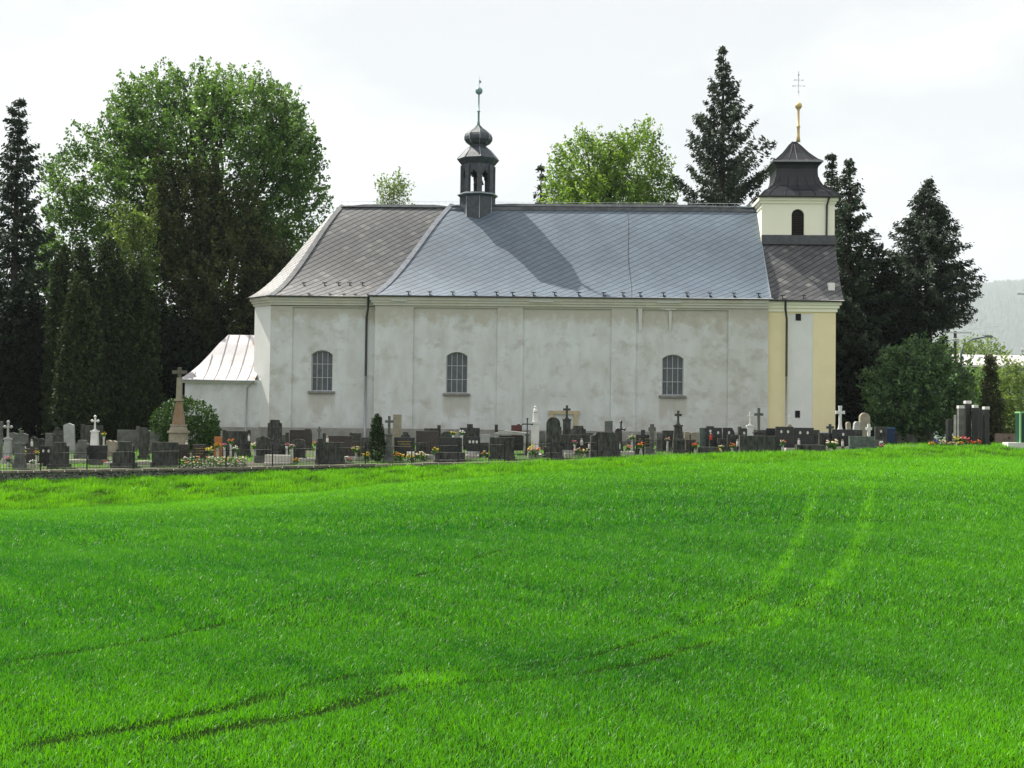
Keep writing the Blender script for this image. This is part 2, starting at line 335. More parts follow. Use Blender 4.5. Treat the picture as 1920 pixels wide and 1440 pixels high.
def plaster():
    m = mat('weathered_plaster', (.66, .69, .69), .95, (.55, .56, .53), 1.1, .4, 30, ramp=(.36, .66), stretch=(1, 1, .55)); t = m.node_tree; B = t.nodes['Principled BSDF']
    out = B.inputs['Base Color'].links[0].from_socket
    tcn = N(t, 'ShaderNodeTexCoord'); sp = N(t, 'ShaderNodeSeparateXYZ'); t.links.new(tcn.outputs['Object'], sp.inputs[0])
    def M(op, A, Bv=None, clamp=False):
        n = N(t, 'ShaderNodeMath', operation=op); n.use_clamp = clamp
        for i, v in enumerate((A, Bv)):
            if v is None: continue
            if isinstance(v, (int, float)): n.inputs[i].default_value = v
            else: t.links.new(v, n.inputs[i])
        return n.outputs[0]
    def noise(scale, st, det=6):
        mp = N(t, 'ShaderNodeMapping'); mp.inputs['Scale'].default_value = st; n = N(t, 'ShaderNodeTexNoise'); n.inputs['Scale'].default_value = scale; n.inputs['Detail'].default_value = det; n.inputs['Roughness'].default_value = .65
        t.links.new(tcn.outputs['Object'], mp.inputs[0]); t.links.new(mp.outputs[0], n.inputs[0]); return n.outputs[0]
    X, Z = sp.outputs[0], sp.outputs[2]
    ztop = Lc(960, 612, 0).z; zlow = Lc(960, 780, 0).z
    n1 = noise(1.4, (1, 1, .8)); n2 = noise(2.2, (1, 1, .12)); n3 = noise(6, (1, 1, 1)); n4 = noise(.9, (1, 1, 1.3), 8)
    band = M('MULTIPLY', M('ADD', M('SUBTRACT', Z, ztop), M('MULTIPLY', M('SUBTRACT', n1, .5), 3.2)), 1.6, True)       # beige wash under the eaves
    xr = M('MULTIPLY', M('SUBTRACT', X, 4.), .12, True)
    blot = M('MULTIPLY', M('SUBTRACT', M('ADD', n4, M('MULTIPLY', xr, .06)), .53), 7., True); streak = M('MULTIPLY', M('SUBTRACT', n2, .56), 6., True)
    damp = M('MULTIPLY', M('ADD', M('SUBTRACT', zp0+.25, Z), M('MULTIPLY', M('SUBTRACT', n1, .42), 2.)), 1.6, True)
    def mixc(fac, k, c, src):
        mm = N(t, 'ShaderNodeMix', data_type='RGBA'); mm.inputs[7].default_value = (*c, 1); t.links.new(M('MULTIPLY', fac, k), mm.inputs[0]); t.links.new(src, mm.inputs[6]); return mm.outputs[2]
    out = mixc(band, .85, (.47, .445, .365), out); out = mixc(xr, .25, (.50, .475, .40), out); out = mixc(blot, .6, (.40, .38, .325), out); out = mixc(streak, .32, (.44, .43, .38), out); out = mixc(damp, .5, (.38, .38, .35), out)
    for q in (w1, w2, w3):                                     # grey run-off under the sills
        xm = M('MULTIPLY', M('SUBTRACT', .86, M('ABSOLUTE', M('SUBTRACT', X, (q[0]+q[1])/2))), 6., True); lo = M('MULTIPLY', M('SUBTRACT', Z, M('SUBTRACT', q[2]-1.35, M('MULTIPLY', M('SUBTRACT', n2, .5), 2.2))), 2.2, True); hi = M('MULTIPLY', M('SUBTRACT', q[2]-.05, Z), 20., True)
        out = mixc(M('MULTIPLY', M('MULTIPLY', xm, lo), hi), .62, (.43, .41, .35), out)
    out = mixc(M('MULTIPLY', M('SUBTRACT', n3, .60), 8., True), .25, (.45, .44, .40), out)
    t.links.new(out, B.inputs['Base Color']); return m
mPlc = mat('cornice_plaster', (.64, .61, .52), .95, (.54, .51, .43), 1.2, .3, 20, c3=(.60, .60, .55), s3=.8)
mYel = mat('yellow_plaster', (.86, .77, .48), .9, (.80, .71, .44), .8, .2, 30)
mCream = mat('cream_plaster', (.90, .89, .73), .9, (.87, .86, .69), .7, .2, 30)
mWhiteP = mat('white_plaster', (.78, .79, .76), .9, (.70, .71, .68), .6, .2, 30)
mPlinth = mat('plinth_stone', (.33, .33, .30), .95, (.24, .235, .21), 1.5, .5, 15)
mDarkM = mat('dark_gutter_metal', (.035, .035, .035), .5, spec=.4)
mZinc = mat('zinc_pipe', (.42, .45, .47), .5, (.34, .37, .4), 3)
mTin = mat('painted_tin_roof', (.50, .48, .50), .5, (.42, .40, .41), 1.5, c3=(.40, .22, .14), s3=2.2, rr3=(.62, .72))
mDome = mat('dark_slate_dome', (.025, .033, .042), .5, (.06, .072, .085), 5., .4, 25, spec=.5)
mSeam = mat('lead_seam', (.35, .40, .42), .6)
mTowRoof = mat('standing_seam_roof', (.012, .013, .017), .42, (.02, .022, .028), 2., spec=.4)
mTowLip = mat('sunlit_lip_tone', (.30, .31, .33), .45, (.24, .25, .27), 2., spec=.6)  # pale colour paints in the sunlit, sky-reflecting band at the eave lip
mGold = mat('gilded_metal', (.62, .47, .22), .5, metal=.2)
mGlass = mat('window_glass', (.05, .062, .07), .3, (.095, .11, .12), 3, spec=.5)
mBar = mat('window_bar', (.42, .45, .46), .6)
mSill = mat('stone_sill', (.17, .165, .15), .9, (.26, .25, .23), 5)
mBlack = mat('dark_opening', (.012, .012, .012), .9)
mSteel = mat('thin_grey_metal', (.45, .47, .5), .4)
mWoodL = mat('louvre_wood', (.03, .022, .018), .8)
def loft(mb, e0, e1, r0, r1, prof=PROF, nx=1, u0=0):
    e0, e1, r0, r1 = map(Vector, (e0, e1, r0, r1)); dz0 = r0.z-e0.z
    ud = (e1-e0).normalized(); pts = []
    for t, h in prof:
        a = e0+(r0-e0)*t; b = e1+(r1-e1)*t; a.z = e0.z+(r0.z-e0.z)*h; b.z = e1.z+(r1.z-e1.z)*h; pts.append((a, b))
    v = 0
    for k in range(len(pts)-1):
        a, b = pts[k]; c, d = pts[k+1]
        nrm = ud.cross((c-a)) ; dv = nrm.length if nrm.length > 1e-6 else .01
        f = lambda p, vv: ((p-e0).dot(ud)+u0, vv)
        if (c-d).length < 1e-4: mb.face([a, b, c], [f(a, v), f(b, v), f(c, v+dv)])
        else: mb.face([a, b, d, c], [f(a, v), f(b, v), f(d, v+dv), f(c, v+dv)])
        v += dv
    return pts
# key local coordinates
xN0 = Lc(702, 680, 0).x; xN1 = Lc(1440, 680, 0).x; xC = Lc(506, 680, .45).x; xA = Lc(476, 680, 1.75).x
XT0 = Lc(1428, 410, 3.2).x; XT1 = Lc(1565, 410, 3.2).x; XB1 = Lc(1569, 680, 0).x
n0 = Lc(845, 385, 5.5).x
o_ = .38
mb = MB(); E0 = (xN0-o_, -o_+.03, zE); E1 = (XT0+.02, -o_+.03, zE)
loft(mb, E0, E1, (n0, 5.5, zRg), (XT0+.02, 5.5, zRg))
loft(mb, (xN0-o_, 11.35, zE), E0, (n0, 5.5, zRg), (n0, 5.5, zRg))
loft(mb, (XT0+4, 11.35, zE), (xN0-o_, 11.35, zE), (XT0+4, 5.5, zRg), (n0, 5.5, zRg))
mb.face([(XT0+.02, -o_+.03, zE), (XT0+.02, 11.35, zE), (XT0+.02, 5.5, zRg)])
nroof = mb.build('nave_roof', mNaveRoof, church)
# chancel roof
r0 = Lc(640, 384, 5.5).x; zR2 = zRg-.10; zE2 = zE-.02
A = (xN0+3, .45-o_, zE2); B = (xC-.1, .45-o_, zE2); C = (xA-.40, 1.55, zE2); C2 = (xA-.40, 9.45, zE2); B2 = (xC-.1, 10.55+o_, zE2); A2 = (xN0+3, 10.55+o_, zE2)
mb = MB()
loft(mb, B, A, (r0, 5.5, zR2), (n0+1.5, 5.5, zR2)); loft(mb, C, B, (r0, 5.5, zR2), (r0, 5.5, zR2)); loft(mb, C2, C, (r0, 5.5, zR2), (r0, 5.5, zR2))
loft(mb, B2, C2, (r0, 5.5, zR2), (r0, 5.5, zR2)); loft(mb, A2, B2, (n0+1.5, 5.5, zR2), (r0, 5.5, zR2))
croof = mb.build('chancel_roof', mChRoof, church)
# hip and ridge cappings
def strip_line(mb, e, r, w, off=.03, prof=PROF, wv=Vector((1, 0, 0)), n=3):
    e, r = Vector(e), Vector(r); pr = []
    for t, h in prof: p = e+(r-e)*t; p.z = e.z+(r.z-e.z)*h; pr.append(p)
    for a, b in zip(pr[:-1], pr[1:]):
        d = (b-a).normalized(); nn = Vector((0, -.7, .7)); s = d.cross(nn).normalized()*w/2
        o1 = nn*off; mb.face([a-s+o1, a+s+o1, b+s+o1, b-s+o1])
mCap = mat('pale_hip_slates', (.12, .135, .16), .5, (.19, .21, .24), 4.)
mb = MB(); strip_line(mb, (E0[0]+.25, E0[1], E0[2]), (n0+.12, 5.5, zRg), .30, .04); mb.build('hip_capping', mCap, nroof)
mb = MB(); strip_line(mb, (B[0]+.18, B[1], B[2]), (r0+.1, 5.5, zR2), .3, .04); mb.build('hip_capping', mRidge, croof)
mb = MB(); mb.box(n0, XT0+.01, 5.25, 5.75, zRg-.12, zRg+.05, .6); mb.box(n0, XT0+.01, 5.02, 5.26, zRg-.42, zRg-.2, .9); mb.build('ridge_capping', mRidge, nroof)
mb = MB(); mb.box(r0, n0+.5, 5.25, 5.75, zR2-.12, zR2+.05, .6); mb.build('ridge_capping', mRidge, croof)
# thin vertical joint and lightning wire on nave roof
def roof_pt(x, t, lift=.03):
    tt = [p[0] for p in PROF]; hh = [p[1] for p in PROF]; h = float(np.interp(t, tt, hh)); return Vector((x, -o_+.03+t*(5.5+o_-.03), zE+(zRg-zE)*h+lift))
mb = MB(); xw = Lc(1178, 470, 3).x; mb.tube([roof_pt(xw+.05*math.sin(k), k/10) for k in range(11)], .014, 4); mb.build('lightning_wire', mDarkM, nroof)
mb = MB()
for x in np.linspace(r0, XT0, 60): mb.tube([(x, 5.5, zRg-.05), (x, 5.5, zRg+.16)], .008, 4)
mb.tube([(r0, 5.5, zRg+.16), (XT0, 5.5, zRg+.16)], .008, 4); mb.build('lightning_wire', mSteel, nroof)
def guard(px, py, ly, roof):
    g = Lc(px, py, ly); mb = MB(); mb.box(g.x-.13, g.x+.13, ly-.03, ly+.03, g.z, g.z+.05); mb.box(g.x-.03, g.x+.03, ly-.02, ly+.02, g.z-.16, g.z); mb.box(g.x-.03, g.x+.12, ly-.02, ly+.10, g.z-.16, g.z-.12); mb.build('snow_guard', mDarkM, roof)
for px in (766, 806, 849, 891, 931, 961, 1000, 1040, 1085, 1132, 1168, 1200, 1244, 1288, 1331, 1376, 1422): guard(px, 548+(px-760)*.004, -.22, nroof)
for px in (570, 609, 635, 656, 680): guard(px, 531, .45, croof)
# walls: local front plane y = 0 (pilasters), panels recessed
zc = Lc(960, 575, 0).z
def arch_pts(x0, x1, zs, rise, n=10):
    c = (x0+x1)/2; hw = (x1-x0)/2; rad = (hw*hw+rise*rise)/(2*rise); cz = zs+rise-rad; a0 = math.asin(hw/rad)
    return [(c+rad*math.sin(-a0+2*a0*k/n), cz+rad*math.cos(-a0+2*a0*k/n)) for k in range(n+1)]
def wall(mb, x0, x1, z0, z1, y, hole=None, dep=.3):
    if not hole: mb.face([(x0, y, z0), (x1, y, z0), (x1, y, z1), (x0, y, z1)]); return
    a, b, c, d, rise = hole; ar = arch_pts(a, b, d-rise, rise)
    q = lambda u0, u1, v0, v1: mb.face([(u0, y, v0), (u1, y, v0), (u1, y, v1), (u0, y, v1)])
    q(x0, x1, z0, c); q(x0, a, c, z1); q(b, x1, c, z1)
    for (p, r), (s, t) in zip(ar[:-1], ar[1:]):
        mb.face([(p, y, r), (s, y, t), (s, y, z1), (p, y, z1)]); mb.face([(p, y, r), (p, y+dep, r), (s, y+dep, t), (s, y, t)])
    mb.face([(a, y, c), (a, y+dep, c), (a, y+dep, d-rise), (a, y, d-rise)]); mb.face([(b, y, c), (b, y, d-rise), (b, y+dep, d-rise), (b, y+dep, c)]); mb.face([(a, y, c), (b, y, c), (b, y+dep, c), (a, y+dep, c)])
RC = .10
def window(x0, x1, z0, z1, rise, y, parent, dep=.3):
    ar = arch_pts(x0, x1, z1-rise, rise); mb = MB(); yy = y+dep-.06
    mb.extr([(x0, z0), (x1, z0)]+[p for p in reversed(ar)], yy, yy+.03); wd = mb.build('window', mGlass, church)
    fr = MB(); t = .05
    for k in range(1, 4): x = x0+(x1-x0)*k/4; zt = z1-rise+rise*(1-((k-2)/2)**2)*.95; fr.box(x-.018, x+.018, yy-.05, yy-.015, z0+.04, zt)
    for k in (1, 2): z = z0+(z1-z0)*k/3; fr.box(x0+t, x1-t, yy-.045, yy-.012, z-.018, z+.018)
    fr.box(x0, x0+t, yy-.06, yy-.002, z0, z1-rise); fr.box(x1-t, x1, yy-.06, yy-.002, z0, z1-rise); fr.box(x0+t, x1-t, yy-.06, yy-.002, z0, z0+.05)
    for (a, b), (c, d) in zip(ar[:-1], ar[1:]): fr.face([(a, yy-.05, b-.05), (c, yy-.05, d-.05), (c, yy-.05, d), (a, yy-.05, b)])
    fr.build('window_frame', mBar, wd)
    sm = MB(); sm.box(x0-.16, x1+.16, y-.14, y+dep-.08, z0-.14, z0-.005); sm.build('window_sill', mSill, wd, .01)
def pxwin(a, b, t, bt, y):
    p = Lc(a, bt, y); q = Lc(b, t, y); return (p.x, q.x, p.z, q.z, .24)
w1 = pxwin(583, 624, 657, 733, .45+RC); w2 = pxwin(836, 877, 660, 737, RC); w3 = pxwin(1241, 1282, 665, 741, RC)
zp0 = Lc(960, 806, 0).z
mPl = plaster()
def facade(x0, x1, y, panels, name, material, zt):
    mb = MB(); ztop = zt; ztp = Lc(960, 578, 0).z
    cur = x0
    for a, b, hole in panels:
        mb.box(cur, a, y, y+.4, zp0-.4, ztp)              # pilaster strip
        wall(mb, a, b, zp0-.4, ztp, y+RC, hole)
        cur = b
    mb.box(cur, x1, y, y+.4, zp0-.4, ztp)
    mb.box(x0, x1, y-.004, y+.45, ztp, ztop)
    return mb.build(name, material, church)
gx = lambda px, y=0: Lc(px, 690, y).x
nw = facade(xN0, xN1, 0, [(gx(774), gx(932), w2), (gx(980), gx(1146), None), (gx(1192), gx(1365), w3)], 'nave_wall', mPl, zc+.02)
cw = facade(xC, xN0+.3, .45, [(gx(547, .45), gx(683, .45), w1)], 'chancel_wall', mPl, zc-.02)
for q, y in ((w1, .45+RC), (w2, RC), (w3, RC)): window(*q, y, church)
mb = MB()
mb.box(xN0+.001, xN0+.35, .40, 11, zp0-.4, zE-.1); mb.box(xN0+.35, XT0+3, 10.6, 11, zp0-.4, zE-.1); mb.box(xN1-.4, xN1-.01, .41, 10.6, zp0-.4, zE-.1)
mb.build('nave_side_wall', mPl, church)
mb = MB()
def vwall(mb, a, b, z0, z1, th=.35):
    a = Vector((*a, 0)); b = Vector((*b, 0)); d = (b-a).normalized(); n = Vector((d.y, -d.x, 0))*-th
    for p, q in ((a, b), (b+n, a+n)): mb.face([(p.x, p.y, z0), (q.x, q.y, z0), (q.x, q.y, z1), (p.x, p.y, z1)])
    mb.face([(a.x, a.y, z0), (a.x, a.y, z1), ((a+n).x, (a+n).y, z1), ((a+n).x, (a+n).y, z0)])
vwall(mb, (xA, 1.75), (xC, .45), zp0-.4, zE-.05); vwall(mb, (xA, 9.25), (xA, 1.75), zp0-.4, zE-.05); vwall(mb, (xC, 10.55), (xA, 9.25), zp0-.4, zE-.05); vwall(mb, (xN0, 10.55), (xC, 10.55), zp0-.4, zE-.05)
mb.build('apse_wall', mWhiteP, church)
# plinth
mb = MB(); mb.box(xN0-.06, xN1-.02, -.07, .1, base-.3, zp0); mb.box(xC-.05, xN0-.06, .38, .5, base-.3, zp0-.02)
vwall(mb, (xA-.06, 1.72), (xC-.06, .38), base-.3, zp0-.02, .1); mb.build('plinth', mPlinth, church, .015)
# cornice
mb = MB()
for k, (o, z0, z1) in enumerate(((.10, zc+.02, zc+.16), (.19, zc+.16, zc+.30), (.28, zc+.30, zE-.03))):
    mb.box(xN0-o, xN1+.0, -o, .3, z0, z1); mb.box(xC-o*.5, xN0-o-.002, .45-o, .9, z0, z1)
    q = o; mb.face([(xA-q, 1.75-.4*q, z0), (xC-.5*q, .45-q, z0), (xC-.5*q, .45-q, z1), (xA-q, 1.75-.4*q, z1)]); mb.face([(xA-q, 1.75-.4*q, z0), (xA, 1.95, z0), (xC, .8, z0), (xC-.5*q, .45-q, z0)])
mb.build('cornice', mPlc, church)
# patch of fresh plaster under the nave cornice
mb = MB(); mFresh = mat('fresh_plaster', (.62, .62, .57), .9, (.55, .55, .50), 3)
def patch(pts, y):
    mb = MB(); mb.face([tuple(Lc(a, b, y)) for a, b in pts]); mb.build('plaster_patch', mFresh, church)
patch([(1228, 569), (1238, 579), (1250, 582), (1266, 581), (1277, 574), (1280, 568)], -.01); patch([(1196, 560), (1205, 560), (1203, 620), (1198, 622)], -.012); patch([(1254, 583), (1260, 583), (1258, 622), (1255, 620)], -.01)
patch([(1228, 560), (1282, 561), (1278, 568), (1232, 568)], -.285); patch([(990, 560), (1040, 561), (1038, 567), (992, 566)], -.285); patch([(732, 559), (764, 560), (762, 565), (735, 564)], -.285)
# bricked-up door frame, yellow
mb = MB(); a = Lc(1028, 770, 0); b = Lc(1087, 777, 0); zb = base
mb.box(a.x, b.x, -.05, .0-.002+.0, b.z, a.z); mb.box(a.x+.1, a.x+.32, -.045, -.002, zb, b.z); mb.box(b.x-.34, b.x-.12, -.045, -.002, zb, b.z)
mb.build('door_surround', mat('ochre_stone', (.50, .42, .26), .9, (.42, .35, .22), 3), church)
# gutter + pipes
mb = MB(); 
mb.tube([(xN0-o_, -o_-.03, zE-.03), (XT0+.1, -o_-.03, zE-.04)], .05, 6); mb.tube([(xC-.15, .45-o_-.03, zE-.05), (xN0-o_, .45-o_-.03, zE-.05)], .05, 6); mb.tube([(xA-.42, 1.5, zE-.05), (xC-.15, .45-o_-.03, zE-.05)], .04, 6)
mb.build('gutter', mDarkM, church)
def pipe(px, ytop, jog, ymid, ybot, ly, xoff):
    a = Lc(px, ytop, ly); m = Lc(px, ymid, ly); z = [Lc(px, q, ly).z for q in (ytop, jog, jog+18, ymid, ybot)]
    mb = MB(); x = m.x; mb.tube([(x+xoff, ly-.35, z[0]), (x+xoff, ly-.35, z[1]), (x, ly-.08, z[2]), (x, ly-.08, z[3])], .065, 8); o = mb.build('downpipe', mDarkM, church)
    mb = MB(); mb.tube([(x, ly-.08, z[3]), (x, ly-.08, z[4])], .06, 8); mb.build('pipe_foot', mZinc, o)
pipe(686, 556, 578, 705, 828, .45, .12); pipe(1474, 563, 580, 706, 826, .1, -.12)
# ---- tower base
zs = Lc(1500, 563, 0).z
tb0 = xN1; hs = Lc(1480, 590, 0); hz = Lc(1480, 587, 0).z
yb = .32
mb = MB(); xp0, xp1 = Lc(1478, 700, yb).x, Lc(1524, 700, yb).x
mb.box(tb0, xp0, yb, yb+.4, base-.3, zs-.1); mb.box(xp1, XB1, yb, yb+.4, base-.3, zs-.1); mb.box(xp0, xp1, yb, yb+.4, hz, zs-.1)
mb.box(XB1-.35, XB1-.001, yb+.4, 10.9, base-.3, zs-.1); mb.box(tb0, XB1, 10.9, 11.2, base-.3, zs-.1)
tbw = mb.build('tower_base_wall', mYel, church)
mb = MB(); mb.box(xp0, xp1, yb+.03, yb+.3, base-.3, hz); mb.build('wall_panel', mWhiteP, tbw)
mb = MB()
for o, d0, d1 in ((.08, .62, .42), (.17, .42, .24), (.27, .24, .06)): mb.box(tb0+.001, XB1+o, yb-o, yb+.2, zs-d0, zs-d1); mb.box(XB1, XB1+o, yb+.2, 10.9, zs-d0, zs-d1)
mb.build('cornice', mCream, tbw)
mb = MB(); mb.box(tb0, XB1+.03, yb-.03, yb+.1, base-.3, zp0+.1); mb.build('plinth', mat('bluish_plinth', (.5, .53, .56), .9), tbw)
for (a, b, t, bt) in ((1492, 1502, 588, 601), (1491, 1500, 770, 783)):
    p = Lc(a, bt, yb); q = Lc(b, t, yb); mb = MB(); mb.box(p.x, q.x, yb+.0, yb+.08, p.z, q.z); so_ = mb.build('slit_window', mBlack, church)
mb = MB(); mb.tube([(XT0-.1, yb-.4, zs-.02), (XB1+.38, yb-.4, zs-.04)], .055, 6); mb.build('gutter', mDarkM, tbw)
# skirt roof below the tower stage
zk0 = Lc(1500, 442, 3.2).z; zk = zk0-.22
mb = MB(); e0 = (XT0+.03, yb-.40, zs); e1 = (XB1+.38, yb-.40, zs)
loft(mb, e0, e1, (XT0+.03, 3.45, zk), (XT1+.03, 3.45, zk), [(0, 0), (.12, .07), (.25, .17), (.4, .32), (.6, .55), (.8, .78), (1, 1)])
loft(mb, e1, (XB1+.38, 11.3, zs), (XT1+.03, 3.45, zk), (XT1+.03, 7.5, zk), [(0, 0), (.12, .07), (.25, .17), (.4, .32), (.6, .55), (.8, .78), (1, 1)])
sk = mb.build('tower_skirt_roof', mSkirt, church)
mb = MB(); mb.box(XT0+.0, XT1+.05, 3.05, 3.45, zk-.3, zk0+.02); mb.build('flashing', mat('dark_flashing', (.06, .065, .07), .5, (.09, .095, .1), 4), sk)
p = Lc(1552, 546, 1.0); q = Lc(1564, 531, 1.0); mb = MB(); mb.box(p.x, q.x, .8, 1.25, p.z-.6, q.z); mb.build('vent_box', mWhiteP, sk)
for px in (1467, 1507): guard(px, 555, yb-.2, sk)
# ---- tower stage
zt = Lc(1497, 371, 3.2).z; YT0, YT1 = 3.2, 7.2
mb = MB(); hp = Lc(1484, 443, 3.2); hq = Lc(1508, 392, 3.2)
wall(mb, XT0, XT1, zk-1.2, zt, YT0, (hp.x, hq.x, hp.z, hq.z, (hq.x-hp.x)*.48), .3)
mb.face([(XT0, YT1, zk-3), (XT0, YT0, zk-3), (XT0, YT0, zt), (XT0, YT1, zt)]); mb.face([(XT1, YT0, zk-3), (XT1, YT1, zk-3), (XT1, YT1, zt), (XT1, YT0, zt)]); mb.face([(XT1, YT1, zk-3), (XT0, YT1, zk-3), (XT0, YT1, zt), (XT1, YT1, zt)])
mb.face([(XT0, YT0, zt), (XT1, YT0, zt), (XT1, YT1, zt), (XT0, YT1, zt)])
tw = mb.build('tower_wall', mCream, church)
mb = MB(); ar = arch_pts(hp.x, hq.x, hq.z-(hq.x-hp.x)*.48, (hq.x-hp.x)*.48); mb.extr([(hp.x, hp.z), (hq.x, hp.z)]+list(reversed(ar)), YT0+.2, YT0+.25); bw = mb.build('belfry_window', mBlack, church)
mb = MB()
for k in range(12): z = hp.z+.05+k*(hq.z-hp.z-.1)/12; c_ = (hp.x+hq.x)/2; hw = (hq.x-hp.x)/2-.03; hw *= 1 if k < 9 else (.93, .75, .45)[k-9]; mb.box(c_-hw, c_+hw, YT0+.1, YT0+.19, z, z+.05)
mb.build('louvre', mWoodL, bw)
mb = MB()
for o, d0, d1 in ((.08, .34, .18), (.18, .18, .0)): mb.box(XT0-o, XT1+o, YT0-o, YT1+o, zt-d0, zt-d1+.002)
mb.build('cornice', mCream, tw)
mb = MB(); xd = Lc(1550, 410, 3.1).x; mb.tube([(xd+.1, YT0-.28, zt-.0), (xd+.02, YT0-.07, zt-.45), (xd, YT0-.07, zk)], .06, 8); mb.build('downpipe', mDarkM, tw)
mb = MB(); g = .38; mb.tube([(XT0-g, YT0-g, zt+.03), (XT1+g, YT0-g, zt+.03), (XT1+g, YT1+g, zt+.03), (XT0-g, YT1+g, zt+.03), (XT0-g, YT0-g, zt+.03)], .05, 6); mb.build('gutter', mDarkM, tw)
cx = (XT0+XT1)/2+.08; cy = (YT0+YT1)/2; hx = (XT1-XT0)/2; hy = (YT1-YT0)/2
def rings(mb, prof, rx=1., ry=None):
    ry = ry or rx
    for (a, z0), (b, z1) in zip(prof[:-1], prof[1:]):
        c0 = [(cx+s*a*rx, cy+t*a*ry, z0) for s, t in ((-1, -1), (1, -1), (1, 1), (-1, 1))]; c1 = [(cx+s*b*rx, cy+t*b*ry, z1) for s, t in ((-1, -1), (1, -1), (1, 1), (-1, 1))]
        for k in range(4): k2 = (k+1) % 4; mb.face([c0[k], c0[k2], c1[k2], c1[k]])
ZT = lambda py: Lc(1496, py, 4.5).z
W_ = lambda hpx: hpx/31.3
low = [(W_(75), zt+.02), (W_(64), ZT(365)), (W_(54), ZT(359)), (W_(46), ZT(351)), (W_(41.5), ZT(343)), (W_(39), ZT(335)), (W_(38.3), ZT(326)), (W_(38.3), ZT(319)), (W_(40), ZT(313)), (W_(45.5), ZT(306.5))]
mb = MB(); rings(mb, low, 1, .95); tr = mb.build('tower_roof', mTowRoof, church)
up = [(W_(46.5), ZT(306)), (W_(38), ZT(301)), (W_(32), ZT(295)), (W_(24), ZT(287)), (W_(17), ZT(278)), (W_(10), ZT(269)), (W_(3), ZT(262))]
mb = MB(); rings(mb, up, 1, .95); mb.build('upper_roof', mTowRoof, tr)
for prof in (low[:6], up):
    mb = MB()
    for s in (-.8, -.4, 0., .4, .8):
        mb.tube([(cx+s*a, cy-a*.95-.015, z+.01) for a, z in prof], .018, 4)
    for s in (-1, 1): mb.tube([(cx+s*a, cy-a*.95-.01, z+.01) for a, z in prof], .025, 4)
    mb.build('roof_seam', mTowRoof, tr)
mb = MB(); mb.box(cx-W_(47), cx+W_(47), cy-W_(45), cy+W_(45), ZT(307.5), ZT(305.6)); mb.build('roof_lip', mTowLip, tr)
f0 = Lc(1497, 263, 5.2)
fin = []
mb = MB(); zz = lambda py: Lc(1497, py, 5.2).z; fx_, fy_ = Lc(1497, 230, cy).x, cy
mb.lathe([(.13, zz(266)), (.09, zz(255)), (.08, zz(240)), (.12, zz(238.5)), (.12, zz(236.5)), (.075, zz(235)), (.07, zz(208)), (.1, zz(206))]+[(.215*math.sin(a), zz(198.5)-.215*math.cos(a)) for a in np.linspace(.5, 3.0, 10)]+[(.02, zz(190))], 14, (fx_, fy_, 0)); spt = mb.build('gilded_finial', mGold, church)
mb = MB(); mb.tube([(fx_, fy_, zz(192)), (fx_, fy_, zz(134))], .018, 6)
for py, hw in ((150, .25), (161, .34)):
    mb.tube([(fx_-hw, fy_, zz(py)), (fx_+hw, fy_, zz(py))], .016, 6); mb.ball((fx_-hw, fy_, zz(py)), .045, 8, 5); mb.ball((fx_+hw, fy_, zz(py)), .045, 8, 5)
mb.ball((fx_, fy_, zz(140)), .06, 8, 5); mb.ball((fx_, fy_, zz(172)), .05, 8, 5); mb.build('finial_cross', mSteel, spt)
# ---- bell turret on the ridge
tx = Lc(896, 330, 5.5).x; ty = 5.5; TZ = lambda py: Lc(896, py, 5.3).z; m_ = lambda hpx: hpx/30.6/.985
rot = R(-90+10)
mb = MB(); mb.lathe([(m_(32), TZ(425)), (m_(32), TZ(371)), (m_(37), TZ(367)), (m_(36.5), TZ(364.5)), (m_(33), TZ(363))], 8, (tx, ty, 0), rot, False); bt = mb.build('bell_turret', mDome, church)
mb = MB(); mb.lathe([(m_(37.3), TZ(367)), (m_(37.8), TZ(365.3)), (m_(37.3), TZ(364.8))], 8, (tx, ty, 0), rot, False)
for k in range(8):
    a = rot+k*math.pi/4; r_ = m_(32)+.01; mb.tube([(tx+r_*math.cos(a), ty+r_*math.sin(a), TZ(412)), (tx+r_*math.cos(a), ty+r_*math.sin(a), TZ(370))], .022, 4)
mb.build('lead_seam', mSeam, bt)
for k in range(8):
    a = rot+k*math.pi/4; M = Matrix.Translation((tx+m_(29)*math.cos(a), ty+m_(29)*math.sin(a), 0)) @ Matrix.Rotation(a, 4, 'Z'); mb = MB(); mb.box(-.1, .1, -.145, .145, TZ(364), TZ(311), 1, M); mb.build('turret_post', mDome, bt)
mb = MB()
for k in range(8):
    a = rot+k*math.pi/4; b = a+math.pi/4; r_ = m_(30); p0 = Vector((tx+r_*math.cos(a), ty+r_*math.sin(a), 0)); p1 = Vector((tx+r_*math.cos(b), ty+r_*math.sin(b), 0))
    for s0, s1, d in ((0, .25, 333), (.25, .4, 326), (.4, .6, 322), (.6, .75, 326), (.75, 1, 333)):
        q0 = p0.lerp(p1, s0); q1 = p0.lerp(p1, s1)
        for sc in (1., .86):
            c_ = Vector((tx, ty, 0)); u0 = c_+(q0-c_)*sc; u1 = c_+(q1-c_)*sc; mb.face([(u0.x, u0.y, TZ(d)), (u1.x, u1.y, TZ(d)), (u1.x, u1.y, TZ(307)), (u0.x, u0.y, TZ(307))])
        c_ = Vector((tx, ty, 0)); i0 = c_+(q0-c_)*.86; i1 = c_+(q1-c_)*.86; mb.face([(q0.x, q0.y, TZ(d)), (i0.x, i0.y, TZ(d)), (i1.x, i1.y, TZ(d)), (q1.x, q1.y, TZ(d))])
